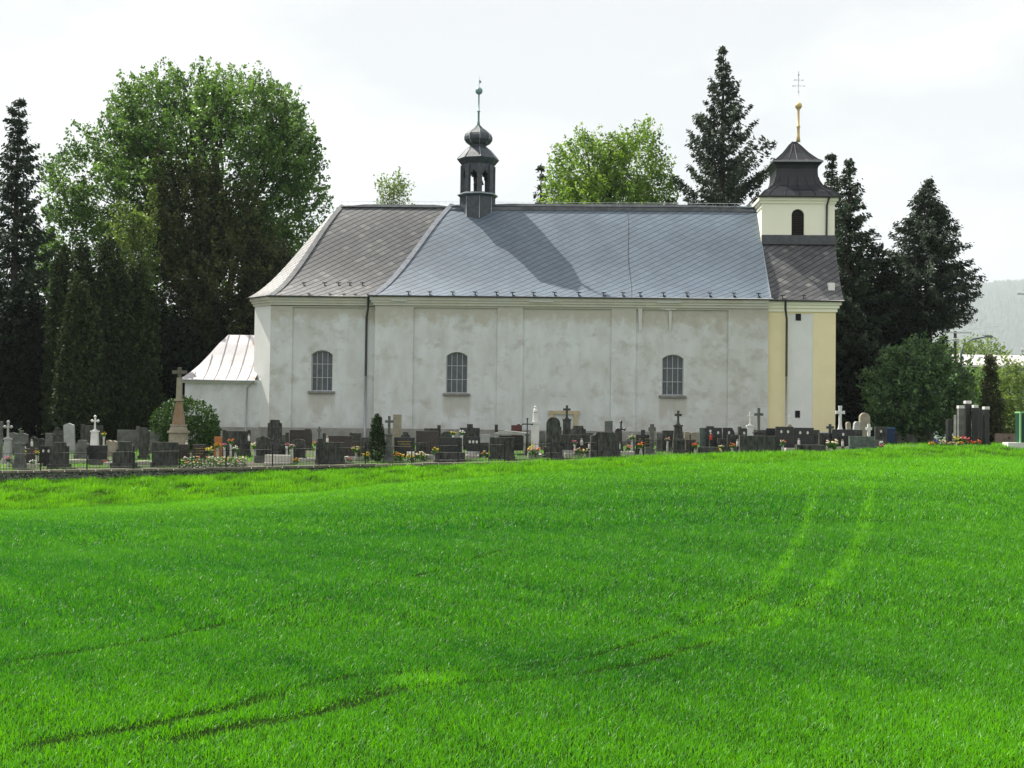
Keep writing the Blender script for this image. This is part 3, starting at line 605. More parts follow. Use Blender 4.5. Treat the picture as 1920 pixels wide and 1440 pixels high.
    # low parapet of each opening
mb.build('arch_band', mDome, bt)
mb = MB(); bz = TZ(345); mb.lathe([(.33, bz), (.30, bz+.08), (.22, bz+.3), (.17, bz+.5), (.05, bz+.56)], 14, (tx+.05, ty, 0)); mb.build('bell', mat('bronze', (.08, .07, .05), .5, metal=.5), bt)
mb = MB(); mb.lathe([(m_(31), TZ(309)), (m_(39), TZ(299)), (m_(38), TZ(298)), (m_(31), TZ(289)), (m_(23), TZ(280)), (m_(14), TZ(274)), (m_(14.5), TZ(271.5)), (m_(21), TZ(268)), (m_(25.3), TZ(262)), (m_(25.6), TZ(256)), (m_(23.5), TZ(251)), (m_(18), TZ(246)), (m_(9), TZ(240)), (m_(3), TZ(234))], 8, (tx, ty, 0), rot, False); od = mb.build('onion_dome', mDome, bt)
mb = MB(); pr = [(39, 298.5), (31, 289), (23, 280), (14, 274), (14.5, 271.5), (21, 268), (25.3, 262), (25.6, 256), (23.5, 251), (18, 246), (9, 240), (3, 234)]
for k in range(8):
    a = rot+k*math.pi/4; mb.tube([(tx+(m_(r_)+.01)*math.cos(a), ty+(m_(r_)+.01)*math.sin(a), TZ(p)) for r_, p in pr], .02, 4)
mb.build('onion_seam', mSeam, bt)
mVerd = mat('verdigris_metal', (.16, .27, .28), .5, (.22, .33, .33), 6)
mb = MB(); mb.lathe([(m_(3.2), TZ(236)), (m_(2), TZ(225)), (m_(1.8), TZ(208.5)), (m_(3), TZ(208)), (m_(3), TZ(206.5)), (m_(1.5), TZ(206)), (m_(1.3), TZ(176))]+[(m_(6.8)*math.sin(a), TZ(169)-m_(6.8)*math.cos(a)) for a in np.linspace(.3, 2.9, 10)]+[(.02, TZ(161)), (.015, TZ(141))], 12, (tx, ty, 0))
mb.face([(tx, ty, TZ(155)), (tx+.14, ty, TZ(154)), (tx+.12, ty, TZ(150)), (tx+.02, ty, TZ(148))]); mb.build('spire', mVerd, bt)
# ---- sacristy
ys = 1.15; s0 = Lc(346, 760, ys).x; s1 = xA+.25; zse = Lc(420, 712, ys).z; yr = ys+2.9; zsr = Lc(440, 628, yr).z; sr0 = Lc(428, 628, yr).x
mb = MB(); mb.box(s0, s1+.35, ys, ys+5.8, base-.3, zse); sw = mb.build('sacristy_wall', mPl, church)
mb = MB(); mb.box(s0-.05, s1+.30, ys-.05, ys+.1, base-.3, zp0-.05); mb.build('plinth', mPlinth, sw)
SP = [(0, 0), (.12, .07), (.25, .17), (.4, .31), (.6, .54), (.8, .79), (1, 1)]
mb = MB(); h = .3
loft(mb, (s0-h, ys-h, zse), (s1+.02, ys-h, zse), (sr0, yr, zsr), (s1+.02, yr, zsr), SP); loft(mb, (s0-h, ys+5.8+h, zse), (s0-h, ys-h, zse), (sr0, yr, zsr), (sr0, yr, zsr), SP); loft(mb, (s1, ys+5.8+h, zse), (s0-h, ys+5.8+h, zse), (s1, yr, zsr), (sr0, yr, zsr), SP)
mb.face([(s0-h, ys-h, zse), (s1+.02, ys-h, zse), (s1+.02, ys+5.8, zse), (s0-h, ys+5.8, zse)])
srf = mb.build('sacristy_roof', mTin, church)
mb = MB()
for k in range(7):
    x0 = s0-h+.15+k*(s1-s0)/6.4; pts = []
    for t, hh_ in SP:
        xx = x0+(0 if x0 > sr0 else 0); xl = (s0-h)+(sr0-(s0-h))*t
        if x0 < xl: break
        pts.append((x0, (ys-h)+(yr-ys+h)*t-.02, zse+(zsr-zse)*hh_+.02))
    if len(pts) > 1: mb.tube(pts, .018, 4)
mb.build('roof_seam', mat('seam_tin', (.38, .37, .39), .5), srf)
mb = MB(); mb.tube([(s0-h, ys-h-.05, zse-.04), (s1+.1, ys-h-.05, zse-.06)], .05, 6); mb.tube([(s1+.05, ys-h-.05, zse-.06), (s1-.45, ys-.06, zse-.45), (s1-.5, ys-.06, base+.4)], .035, 6); mb.build('gutter', mZinc, srf)
mb = MB(); mb.box(s0-.18, s1+.1, ys-.16, ys, zse-.2, zse-.002); mb.build('cornice', mPlc, sw)

# ------------------------------------------------------------ trees
def leafmesh(name, pts, nrm, size, tint, material, parent, aspect=.55, droop=None):
    n = len(pts); d = rng.normal(size=(n, 3)) if droop is None else droop+rng.normal(size=(n, 3))*.35
    d /= np.linalg.norm(d, axis=1)[:, None]; s = rng.normal(size=(n, 3)); s -= (s*d).sum(1)[:, None]*d; s /= np.linalg.norm(s, axis=1)[:, None]
    sz = size*rng.uniform(.6, 1.35, n); d = d*sz[:, None]; s = s*(sz*aspect)[:, None]
    V = np.stack([pts-d*.5, pts+s*.5-d*.05, pts+d*.5, pts-s*.5-d*.05], 1).reshape(-1, 3)
    Fq = np.arange(n*4).reshape(n, 4)
    return np_mesh(name, V, Fq, material, np.repeat(tint, 4), parent)
def blob_points(blobs, nclump, nleaf, spread, up=.5, inner=.35, seed=0, lump=.18, fuzz=1.):
    r = np.random.default_rng(seed); vol = np.array([b[3]*b[4]*b[5] for b in blobs])**.75; vol /= vol.sum(); P_, T_, D_ = [], [], []
    B = np.array(blobs)
    for bi, b in enumerate(blobs):
        m = int(nclump*vol[bi]); d = r.normal(size=(m, 3)); d /= np.linalg.norm(d, axis=1)[:, None]
        f = np.sin(d[:, 0]*5+bi)*np.sin(d[:, 2]*6+bi*2)*np.sin(d[:, 1]*5+1)
        rad = r.uniform(inner, 1, m)**.45*(1+lump*f+r.normal(0, .05, m)*fuzz)
        c = d*rad[:, None]*np.array(b[3:6])+np.array(b[:3]); P_.append(c); D_.append(d); T_.append(np.clip(.5+.25*f*2+r.normal(0, .18, m), 0, 1))
    c = np.concatenate(P_); d = np.concatenate(D_); t = np.concatenate(T_)
    k = nleaf; dirs = d+np.array([0, 0, up])+r.normal(size=d.shape)*.45; dirs /= np.linalg.norm(dirs, axis=1)[:, None]
    a = r.uniform(-.2, 1, (len(c), k, 1)); pts = c[:, None]+dirs[:, None]*a*spread*1.6+r.normal(size=(len(c), k, 3))*spread*.3*(1.1-np.clip(a, 0, 1)*.8)
    tint = np.clip(np.repeat(t[:, None], k, 1)+r.normal(0, .1, (len(c), k)), 0, 1)
    return pts.reshape(-1, 3), tint.ravel(), np.repeat(dirs, k, 0)
mBark = mat('bark', (.035, .028, .022), .95, (.07, .06, .05), 6., .6, 12, stretch=(1, 1, .3))
def trunk_limbs(name_parent, base_, blobs, r0_, seed, nl=26, zsplit=.35):
    r = random.Random(seed); mb = MB(); bx, by, bz = base_; top = max(b[2]+b[5]*.5 for b in blobs); cxm = sum(b[0] for b in blobs)/len(blobs); cym = sum(b[1] for b in blobs)/len(blobs)
    H_ = top-bz; pts = [Vector((bx+(cxm-bx)*t*t+.15*math.sin(t*5), by+(cym-by)*t*t, bz+H_*t)) for t in (0, .08, .2, .35, .5, .65, .8, .95)]
    mb.tube(pts, [r0_*1.35, r0_, r0_*.88, r0_*.75, r0_*.58, r0_*.42, r0_*.25, r0_*.08], 8)
    for k in range(nl):
        b = r.choice(blobs); t = r.uniform(zsplit, .85); s = pts[0].lerp(pts[-1], t); i = int(t*7); s = pts[min(i, 6)].lerp(pts[min(i+1, 7)], t*7-i if i < 7 else 0)
        d = Vector((r.gauss(0, 1), r.gauss(0, 1), r.gauss(.2, .7))).normalized(); e = Vector((b[0]+d.x*b[3]*.85, b[1]+d.y*b[4]*.85, b[2]+d.z*b[5]*.85))
        if e.z < s.z-1: continue
        m1 = s.lerp(e, .33)+Vector((r.gauss(0, .3), r.gauss(0, .3), -.2)); m2 = s.lerp(e, .66)+Vector((r.gauss(0, .4), r.gauss(0, .4), .4)); q = r0_*.34*(1.1-t)
        mb.tube([s, m1, m2, e], [q, q*.75, q*.45, q*.12], 5)
        for _ in range(3):
            f = m2.lerp(e, r.uniform(0, .8)); g_ = f+Vector((r.gauss(0, 1), r.gauss(0, 1), r.gauss(.6, .7)))*(b[3]*.25); mb.tube([f, f.lerp(g_, .5)+Vector((0, 0, .15)), g_], [q*.35, q*.2, q*.06], 4)
    mb.build('trunk', mBark, name_parent)
def wblob(px, py, Y, rxp, rzp, ry=None):   # ellipse in pixels at depth Y
    p = P(px, py, Y); s = F/Y; return (p.x, p.y, p.z, rxp/s, (ry if ry else rxp/s*.9), rzp/s)
def tree(name, label, cat, px, Y, blobs, nclump, nleaf, spread, leaf, m, r0_=.3, seed=1, nl=26, group=None, zsplit=.35, **kw):
    g = P(px, 800, Y); z = float(H(g.x, Y)); root = empty(name, (g.x, Y, z)); tag(root, label, cat, group)
    bl = [(b[0]-g.x, b[1]-Y, b[2]-z, b[3], b[4], b[5]) for b in blobs]
    pts, tint, dirs = blob_points(bl, nclump, nleaf, spread, seed=seed, **kw)
    pts = pts[pts[:, 2] > .05]; tint = tint[:len(pts)]
    leafmesh('crown', pts, None, leaf, tint, m, root, droop=None)
    if nl: trunk_limbs(root, (0, 0, -.1), bl, r0_, seed, nl, zsplit)
    return root
mBeech = foliage('beech_leaves', (.018, .055, .012), (.135, .25, .055), .45, .36)
mOlive = foliage('bronze_leaves', (.006, .018, .005), (.085, .10, .028), .6, .27)
mPale = foliage('spring_leaves', (.06, .13, .02), (.19, .31, .05), .5, .4)
mYellowG = foliage('yellow_green_leaves', (.07, .12, .03), (.18, .26, .06), .5, .4)
mYew = foliage('thuja_sprays', (.007, .016, .006), (.055, .085, .025), .7, .12, .15)
mBox = foliage('box_leaves', (.01, .035, .006), (.06, .14, .02), .5, .2)
mSpruce = foliage('spruce_needles', (.009, .019, .011), (.050, .080, .042), .65, .14, .2)
mLeafD = foliage('maple_leaves', (.012, .045, .014), (.12, .22, .07), .4, .33, .5)
mThuj = foliage('small_thuja', (.008, .025, .006), (.03, .06, .012), .6, .12)
mDarkB = foliage('dark_shrub', (.003, .007, .003), (.010, .020, .008), .7, .08, .1)  # very dark leaf colours for the undergrowth
Yb = 90.
tree('beech_tree', 'huge broad-crowned green tree left of the church, tallest of the broadleaf trees', 'tree', 390, Yb,
     [wblob(390, 330, Yb, 205, 185), wblob(210, 350, Yb-1, 120, 120), wblob(520, 390, Yb, 90, 180), wblob(150, 480, Yb, 90, 110), wblob(330, 220, Yb, 120, 80), wblob(460, 220, Yb, 100, 70), wblob(110, 600, Yb-2, 80, 130), wblob(420, 580, Yb+2, 180, 180), wblob(545, 300, Yb, 45, 90)],
     4900, 34, .6, .24, mBeech, .75, 3, 60)
Yo = 84.
tree('bronze_tree', 'dark olive and bronze tipped tree in front of the huge green crown', 'tree', 400, Yo,
     [wblob(360, 420, Yo, 75, 110), wblob(300, 340, Yo, 22, 60), wblob(345, 345, Yo, 22, 60), wblob(402, 370, Yo, 20, 60), wblob(460, 410, Yo, 25, 70), wblob(440, 560, Yo, 105, 140), wblob(340, 640, Yo, 70, 150), wblob(500, 560, Yo, 60, 110), wblob(430, 720, Yo, 100, 100)],
     3300, 24, .5, .22, mOlive, .4, 5, 30, up=1.2)
tree('young_tree', 'small yellow-green tree crown between the clipped conifers and the bronze tree', 'tree', 240, 82,
     [wblob(228, 425, 82, 16, 42), wblob(290, 410, 82, 12, 55), wblob(255, 450, 82, 16, 50), wblob(250, 500, 82, 40, 50)], 300, 20, .45, .2, mYellowG, .18, 8, 14, up=.9)
thl = ['dark columnar conifer at the far left of the clipped group', 'tall dark columnar conifer second from the left, pointed top', 'tallest dark columnar conifer in the middle of the group', 'dark columnar conifer at the right end beside the sacristy', 'shorter columnar conifer standing in front of the group']
for k, (px, top, rx, Y) in enumerate(((118, 478, 32, 77), (155, 470, 38, 76.5), (205, 455, 48, 76), (262, 500, 38, 77), (150, 530, 45, 73.5))):
    bl = [wblob(px, (top+860)/2+10, Y, rx*.86, (840-top)/2*1.0), wblob(px-4, top+62, Y, rx*.42, 75), wblob(px+rx*.3, top+130, Y, rx*.55, 90), wblob(px-rx*.3, top+170, Y, rx*.6, 100), wblob(px, 760, Y, rx, 80)]
    tree('columnar_conifer', thl[k], 'conifer', px, Y, bl, 3000, 13, .26, .2, mYew, .25, 20+k, 0, 'columnar conifers left of the church', up=1.3, inner=.55, lump=.2, fuzz=.8)
def conifer(name, label, px, Y, top, bot, halfw, m, seed, n_wh=46, per=7, prof=None, group=None, leaf=.3, up=.25, open_=.0, basepy=800, jag=.35):
    g = P(px, basepy, Y); z = float(H(g.x, Y)); root = empty(name, (g.x, Y, z)); tag(root, label, 'conifer', group); r = np.random.default_rng(seed)
    zt_ = P(px, top, Y).z-z; zb_ = P(px, bot, Y).z-z; Rm = halfw*1.08/(F/Y); mb = MB(); pts, tn, dr = [], [], []
    mb.tube([(0, 0, -.1), (0, 0, zt_*.5), (0.05, 0, zt_)], [.32*Rm/3+.1, .2*Rm/3+.05, .02], 7)
    for k in range(n_wh):
        f = (k+.5)/n_wh; zz_ = zt_-(zt_-zb_)*f**.92
        Lb = Rm*(prof(f) if prof else (f**.75))
        for q in range(per):
            if r.uniform() < open_: continue
            a = r.uniform(0, 6.283); L_ = max(.25, Lb*r.uniform(1-jag, 1.12)); d = np.array([math.cos(a), math.sin(a), 0]); m_n = max(5, int(L_*12))
            s = r.uniform(.12, 1, m_n)**.8; drp = (-.32*s+up*s*s*2.2)*L_*.55
            c = d[None]*(s*L_)[:, None]; c[:, 2] = zz_+drp+r.normal(0, .06, m_n)
            side = np.array([-d[1], d[0], 0]); c = c+side[None]*(r.normal(0, .085, m_n)*L_*np.clip(1.2-s, .2, 1))[:, None]
            nn = 5; cc = np.repeat(c, nn, 0)+r.normal(0, .09, (m_n*nn, 3)); cc[:, 2] -= r.uniform(0, .3, len(cc))**1.5
            pts.append(cc); tn.append(np.full(len(cc), r.uniform(.1, .9))); dr.append(np.tile(d*.8+np.array([0, 0, -.5]), (len(cc), 1)))
            if L_ > 1: e = d*L_*.8; mb.tube([(0, 0, zz_), (e[0]*.5, e[1]*.5, zz_+(-.16+up*.5*.55)*L_*.5), (e[0], e[1], zz_+(-.32*.8+up*1.4)*L_*.55)], [.05, .035, .012], 4)
    mb.build('trunk', mBark, root); pts = np.concatenate(pts); tn = np.concatenate(tn); dr = np.concatenate(dr); ok = pts[:, 2] > .1
    leafmesh('crown', pts[ok], None, leaf, tn[ok], m, root, .42, dr[ok]); return root
pw = lambda a, b: (lambda f: min(1, a*f**b))
conifer('spruce_tree', 'tall dark spruce behind the nave roof beside the tower', 1350, 92, 86, 560, 100, mSpruce, 31, 34, 9, lambda f: min(1, .02+f*1.75), leaf=.26, up=.6, open_=.12, jag=.5)
conifer('spruce_tree', 'dark conifer with spreading limbs immediately right of the tower', 1590, 80, 296, 830, 80, mSpruce, 32, 44, 8, pw(1.35, .62), leaf=.24, up=.25, jag=.45)
conifer('spruce_tree', 'dark conifer partly hidden behind the tower roof', 1556, 83, 285, 760, 55, mSpruce, 33, 36, 8, pw(1.3, .65), leaf=.24, up=.3, jag=.45)
conifer('spruce_tree', 'broad conical conifer farthest right, above the round shrub', 1738, 86, 336, 612, 88, mSpruce, 34, 40, 9, pw(1.3, .66), leaf=.22, up=.2, jag=.4)
conifer('spruce_tree', 'dark spruce cut by the left edge of the picture', 20, 83, 182, 800, 70, mSpruce, 35, 40, 9, pw(1.35, .5), leaf=.26, up=.4, open_=.1, jag=.5)
conifer('spruce_tree', 'drooping brown-green conifer tip left of the pale tree behind the roof', 1008, 97, 305, 620, 60, mSpruce, 36, 22, 6, None, leaf=.26, up=.0, open_=.2)
conifer('spruce_tree', 'small dark conifer beside the black grave pillars', 1857, 76, 665, 840, 38, mOlive, 37, 34, 9, lambda f: min(1, .2+f*.8), leaf=.17, up=.1)
Yp = 95.
tree('spring_tree', 'pale bright green tree rising behind the nave ridge', 'tree', 1140, Yp,
     [wblob(1100, 330, Yp, 70, 60), wblob(1190, 320, Yp, 65, 65), wblob(1075, 370, Yp, 50, 50), wblob(1225, 370, Yp, 40, 60), wblob(1140, 400, Yp, 110, 60), wblob(1205, 265, Yp, 28, 35), wblob(1105, 275, Yp, 25, 28), wblob(1150, 300, Yp, 30, 35)],
     1500, 20, .6, .24, mPale, .45, 41, 60, up=.8, zsplit=.5)
tree('shrubby_tree', 'small sparse treetop showing above the chancel ridge', 'tree', 737, 96, [wblob(728, 372, 96, 16, 20), wblob(748, 362, 96, 10, 30), wblob(735, 356, 96, 30, 14), wblob(738, 400, 96, 30, 30)], 200, 12, .6, .19, mYellowG, .15, 43, 60, up=2.2, zsplit=.7)
tree('round_tree', 'round leafy dark green tree behind the right-hand graves', 'tree', 1722, 72,
     [wblob(1722, 745, 72, 92, 85), wblob(1672, 755, 72, 45, 70), wblob(1770, 740, 72, 52, 70), wblob(1715, 690, 72, 60, 45), wblob(1750, 665, 72, 22, 25), wblob(1690, 680, 72, 20, 20)], 1250, 26, .42, .19, mLeafD, .2, 45, 16, up=.9, lump=.3)
tree('box_bush', 'clipped round evergreen bush beside the tall stone cross', 'bush', 352, 67, [wblob(347, 800, 67, 62, 52), wblob(347, 820, 67, 62, 40)], 2300, 12, .12, .11, mBox, .1, 47, 0, inner=.7, lump=.03, fuzz=.4)
tree('small_thuja', 'slim pointed evergreen standing among the front graves', 'conifer', 707, 59.4, [wblob(707, 835, 59.4, 13.5, 34), wblob(707, 812, 59.4, 10.5, 33), wblob(707, 800, 59.4, 6, 22)], 900, 10, .08, .075, mThuj, .05, 48, 0, inner=.7, up=1.5, lump=.03, fuzz=.4)
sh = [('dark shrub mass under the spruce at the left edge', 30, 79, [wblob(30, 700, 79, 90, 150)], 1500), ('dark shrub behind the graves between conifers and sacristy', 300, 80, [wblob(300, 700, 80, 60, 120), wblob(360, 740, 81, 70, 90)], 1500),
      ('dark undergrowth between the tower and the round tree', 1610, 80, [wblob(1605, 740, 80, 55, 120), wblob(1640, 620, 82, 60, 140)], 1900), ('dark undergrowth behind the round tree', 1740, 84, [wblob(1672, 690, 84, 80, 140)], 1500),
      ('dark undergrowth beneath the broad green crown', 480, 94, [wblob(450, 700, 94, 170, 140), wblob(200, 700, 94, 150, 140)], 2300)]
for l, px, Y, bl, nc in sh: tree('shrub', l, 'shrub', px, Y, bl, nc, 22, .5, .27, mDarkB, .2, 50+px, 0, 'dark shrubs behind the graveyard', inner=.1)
for l, px, Y, bl, nc, m in (('bright yellow-green tree at the right edge below the factory', 1900, 96, [wblob(1905, 760, 96, 38, 75), wblob(1885, 800, 96, 40, 40)], 700, mYellowG), ('pale green tree in front of the factory wall', 1835, 130, [wblob(1850, 745, 130, 45, 45), wblob(1800, 760, 130, 50, 60)], 500, mPale),
     ('yellowish bush on the skyline left of the factory roof', 1760, 260, [wblob(1745, 690, 260, 45, 45)], 260, mYellowG), ('rounded yellow-green tree rising over the factory roof', 1838, 280, [wblob(1832, 680, 280, 42, 32)], 260, mYellowG)):
    tree('field_tree', l, 'tree', px, Y, bl, nc, 16, Y/150, Y/420, m, .2, 70+px, 12)

# ------------------------------------------------------------ graves
mG = dict(
 black=mat('black_granite', (.012, .012, .014), .25, (.022, .022, .024), 20, spec=.5),
 dark=mat('dark_weathered_stone', (.016, .017, .016), .8, (.085, .09, .078), 3.,   .5, 18, stretch=(2.2, 2.2, .8)),
 grey=mat('grey_stone', (.07, .075, .07), .85, (.16, .165, .15), 3, .5, 18),
 pale=mat('pale_marble', (.42, .43, .42), .7, (.30, .31, .29), 3, .3, 18),
 white=mat('white_marble', (.68, .68, .66), .6, (.56, .56, .54), 3, .2, 18),
 brown=mat('brown_granite', (.035, .029, .026), .5, (.065, .055, .048), 8),
 beige=mat('sandstone', (.34, .31, .24), .9, (.24, .215, .16), 3, .4, 14),
 rust=mat('rusty_sandstone', (.27, .22, .16), .9, (.25, .14, .075), 2.2, .4, 14),
 green=mat('mottled_green_stone', (.05, .07, .06), .6, (.12, .15, .13), 6, .2, 18),
 conc=mat('pale_concrete', (.50, .48, .43), .9, (.38, .36, .32), 3, .3, 18),
 bronze=mat('bronze_cross', (.04, .055, .05), .5), red=mat('red_granite', (.10, .035, .03), .4), ochre=mat('orange_wood', (.42, .16, .05), .7), gold=mat('gold_lettering', (.30, .22, .07), .5), enamel=mat('enamel_portrait', (.62, .62, .58), .4))
GR = 'gravestones in the churchyard'
def place(name, label, cat, px, Y, group=None):
    g = P(px, 850, Y); z = float(H(g.x, Y)); return tag(empty(name, (g.x, Y, z-.03), R(random.uniform(-3, 3))), label, cat, group), z-.03
def sc(Y): return F/Y
def outline(kind, w_, z0, z1):
    h = w_/2
    if kind == 'slab': return [(-h, z0), (h, z0), (h, z1), (-h, z1)]
    if kind == 'arch': rr = h*.55; return [(-h, z0), (h, z0), (h, z1-rr)]+[(h*math.cos(a), z1-rr+rr*math.sin(a)) for a in np.linspace(.15, math.pi-.15, 11)]+[(-h, z1-rr)]
    if kind == 'round': return [(-h, z0), (h, z0), (h, z1-h)]+[(h*math.cos(a), z1-h+h*math.sin(a)) for a in np.linspace(.15, math.pi-.15, 11)]+[(-h, z1-h)]
    if kind == 'gable': return [(-h, z0), (h, z0), (h, z1-.12), (0, z1), (-h, z1-.12)]
    if kind == 'wave': return [(-h, z0), (h, z0), (h, z1-.1), (h*.5, z1-.02), (0, z1-.07), (-h*.5, z1), (-h, z1-.03)]
    if kind == 'cut': return [(-h, z0), (h, z0), (h, z1-.25), (h*.55, z1), (-h, z1)]
    if kind == 'shoulder': return [(-h, z0), (h, z0), (h, z1-.18), (h*.7, z1-.14), (h*.6, z1), (-h*.6, z1), (-h*.7, z1-.14), (-h, z1-.18)]
def stone(px0, px1, py, Y, m, label, kind='slab', d=.16, port=0, base_w=1.1, base_h=.22, bm=None, col_=None, text=False, tilt=0):
    px = (px0+px1)/2; root, z = place('gravestone', label, 'gravestone', px, Y, GR); zt_ = P(px, py, Y).z-z; w_ = (px1-px0)/sc(Y); bh = min(base_h, zt_*.3)
    mb = MB(); mb.box(-w_/2*base_w, w_/2*base_w, -d*1.1, d*1.1, 0, bh); mb.build('plinth', mG[bm or m], root, .012)
    mb = MB(); mb.extr(outline(kind, w_, bh, zt_), -d/2, d/2); hs_ = mb.build('headstone', mG[m], root, .012)
    if tilt: root.rotation_euler.y = R(tilt)
    if col_: # side column (offset fraction, top py)
        mb = MB(); f, cp, cw_ = col_; zc_ = P(px, cp, Y).z-z; mb.box(f*w_-cw_/2, f*w_+cw_/2, -d*.7, d*.7, bh, zc_); mb.build('pillar', mG[m], root, .01)
    for k in range(port):
        xx = (k-(port-1)/2)*w_/max(port, 1)*.75; mb = MB(); zc_ = zt_-.24; mb.extr([(xx+.055*math.cos(a), zc_+.075*math.sin(a)) for a in np.linspace(0, 2*math.pi, 13)[:-1]], -d/2-.012, -d/2-.001); mb.build('portrait', mG['enamel'], root)
    if text:
        mb = MB()
        for k in range(3): ww = w_*(.34-.05*(k % 2)); zc_ = zt_-.2-.12*k; mb.box(-ww, ww, -d/2-.008, -d/2-.001, zc_-.018, zc_+.018)
        mb.build('inscription', mG['gold'], root)
    return root
def cross_shape(mb, cx_, z0, z1, t, arm, d, at=.68, style='latin'):
    za = z0+(z1-z0)*at; h = t/2
    pts = [(-h, z0), (h, z0), (h, za-h), (arm, za-h), (arm, za+h), (h, za+h), (h, z1), (-h, z1), (-h, za+h), (-arm, za+h), (-arm, za-h), (-h, za-h)]
    if style == 'flare': pts = [(-h*1.6, z0), (h*1.6, z0), (h, z0+(za-z0)*.3), (h, za-h), (arm, za-h*1.3), (arm, za+h*1.3), (h, za+h), (h*1.3, z1), (-h*1.3, z1), (-h, za+h), (-arm, za+h*1.3), (-arm, za-h*1.3), (-h, za-h), (-h, z0+(za-z0)*.3)]
    mb.extr([(cx_+a, b) for a, b in pts], -d/2, d/2)
    if style == 'trefoil':
        for a, b in ((arm, za), (-arm, za), (0, z1)): mb.lathe([(t*.2, -t*.9), (t*.9, -t*.3), (t*.9, t*.3), (t*.2, t*.9)], 8, (cx_+a, 0, b))
def crossstone(px, pyt, pyb, armpx, Y, m, label, ped=None, pm=None, style='latin', t=.12, at=.68, cap=True, taper=.8, base2=None):
    """cross from pyt to pyb; ped=(halfwidth px, taper) pedestal below down to ground"""
    root, z = place('grave_cross', label, 'grave cross', px, Y, 'crosses in the churchyard'); root.rotation_euler.z = 0; Z_ = lambda q: P(px, q, Y).z-z
    mb = MB(); cross_shape(mb, 0, Z_(pyb), Z_(pyt), t, armpx/sc(Y), t*.9, at, style); mb.build('cross', mG[m], root, .01)
    if ped:
        hw = ped/sc(Y); zt_ = Z_(pyb); mb = MB(); bb = min(.25, zt_*.25)
        mb.box(-hw*1.25, hw*1.25, -hw*.9, hw*.9, 0, bb); mb.box(-hw, hw, -hw*.7, hw*.7, bb, zt_-.12, taper); mb.box(-hw*.98*taper-.04, hw*.98*taper+.04, -hw*.7, hw*.7, zt_-.12, zt_-.04); mb.box(-hw*.55*taper, hw*.55*taper, -hw*.45, hw*.45, zt_-.04, zt_+.02); mb.build('pedestal', mG[pm or m], root, .012)
    return root
# front row and behind, left to right
stone(-14, 4, 790, 64, 'grey', 'grey slab cut off by the left edge of the picture')
crossstone(14, 791, 820, 6, 62, 'pale', 'pale trefoil cross on a tapering pedestal at the far left', 7, style='trefoil', t=.09)
stone(16, 52, 811, 66, 'grey', 'broad lichened headstone behind the leftmost pale cross', 'wave', port=0)
crossstone(37, 806, 829, 5, 59.3, 'grey', 'grey obelisk with broken dark cross in the front row at left', 9, style='latin', t=.07)
stone(38, 58, 830, 62, 'black', 'small black stone in a pale frame behind the grey obelisk', port=1)
stone(44, 71, 841, 61, 'brown', 'low brown stone between the grey obelisk and the black granite pair', port=0)
stone(74, 101, 836, 60.6, 'black', 'black granite headstone with two portraits at far left', port=2)
stone(85, 99, 812, 66, 'grey', 'small grey stone behind the black granite headstone at far left')
crossstone(107, 801, 812, 5, 60, 'dark', 'tall dark rough stele with a stub of cross in the left front row', 9, t=.1)
stone(95, 128, 829, 59.3, 'dark', 'wide dark lichened front stone with red flowers beside it', 'shoulder', d=.3)
stone(121, 141, 793, 67, 'pale', 'tall pale leaning slab with pointed top', 'gable', tilt=-3)
stone(151, 192, 798, 69, 'dark', 'large dark slab behind the ornate white monument', col_=(-.42, 796, .2))
stone(143, 166, 825, 64, 'grey', 'squat grey tomb with a crucifix left of the ornate white monument', 'shoulder', d=.3)
crossstone(177, 781, 806, 5.5, 63, 'white', 'ornate white marble monument with small cross in front of the columnar conifers', 8, style='trefoil', t=.08, taper=.75)
stone(166, 201, 835, 60.8, 'black', 'wide black headstone below the ornate white monument', bm='grey', base_h=.4)
stone(200, 219, 825, 65, 'beige', 'low rough sandstone block right of the ornate white monument', 'wave', d=.3)
stone(213, 252, 842, 59.3, 'dark', 'front row lichened dark stone with a smaller block on top', 'shoulder', d=.35, col_=(.05, 828, .5))
stone(220, 258, 806, 68, 'grey', 'wide pale grey headstone with a post at its right', col_=(.5, 799, .16))
stone(262, 277, 802, 63, 'dark', 'dark rugged rock-like stone left of the tall wayside cross', 'cut', d=.3)
stone(281, 302, 808, 66, 'grey', 'grey slab with side post beside the tall wayside cross', col_=(.45, 801, .14))
stone(286, 333, 829, 59.3, 'dark', 'largest dark front slab standing before the tall wayside cross', d=.25, base_w=1.05)
stone(333, 355, 833, 60.6, 'brown', 'brown stone under the foot of the tall wayside cross')
stone(362, 385, 833, 61.5, 'brown', 'reddish brown slab before the round bush', port=0, text=True)
stone(402, 418, 819, 64, 'ochre', 'small orange panel right of the round bush')
stone(420, 464, 808, 64, 'dark', 'wide dark family stone under the sacristy wall', col_=(-.5, 806, .14), d=.2)
stone(464, 469, 806, 64, 'dark', 'narrow dark post at the right end of the wide family stone')
stone(480, 506, 817, 60.5, 'dark', 'dark headstone with gently peaked pale-edged top', 'gable', bm='grey', base_h=.35)
stone(502, 527, 787, 65, 'dark', 'tall capped dark pillar stone at the apse corner', 'shoulder', d=.4)
crossstone(516, 793, 822, 8, 60, 'black', 'black cross on a black pedestal in front of the capped pillar', 8, t=.11)
stone(498, 546, 853, 59.2, 'conc', 'long low concrete grave block under the black cross', d=.4, base_w=1.0)
stone(523, 542, 834, 60.8, 'dark', 'small dark stone right of the black cross')
stone(535, 541, 811, 63, 'dark', 'slender dark post behind the small dark stone')
stone(548, 573, 823, 61, 'dark', 'dark round-topped headstone with pale rim', 'arch')
stone(543, 572, 806, 68, 'brown', 'brown stone behind the round-topped headstone')
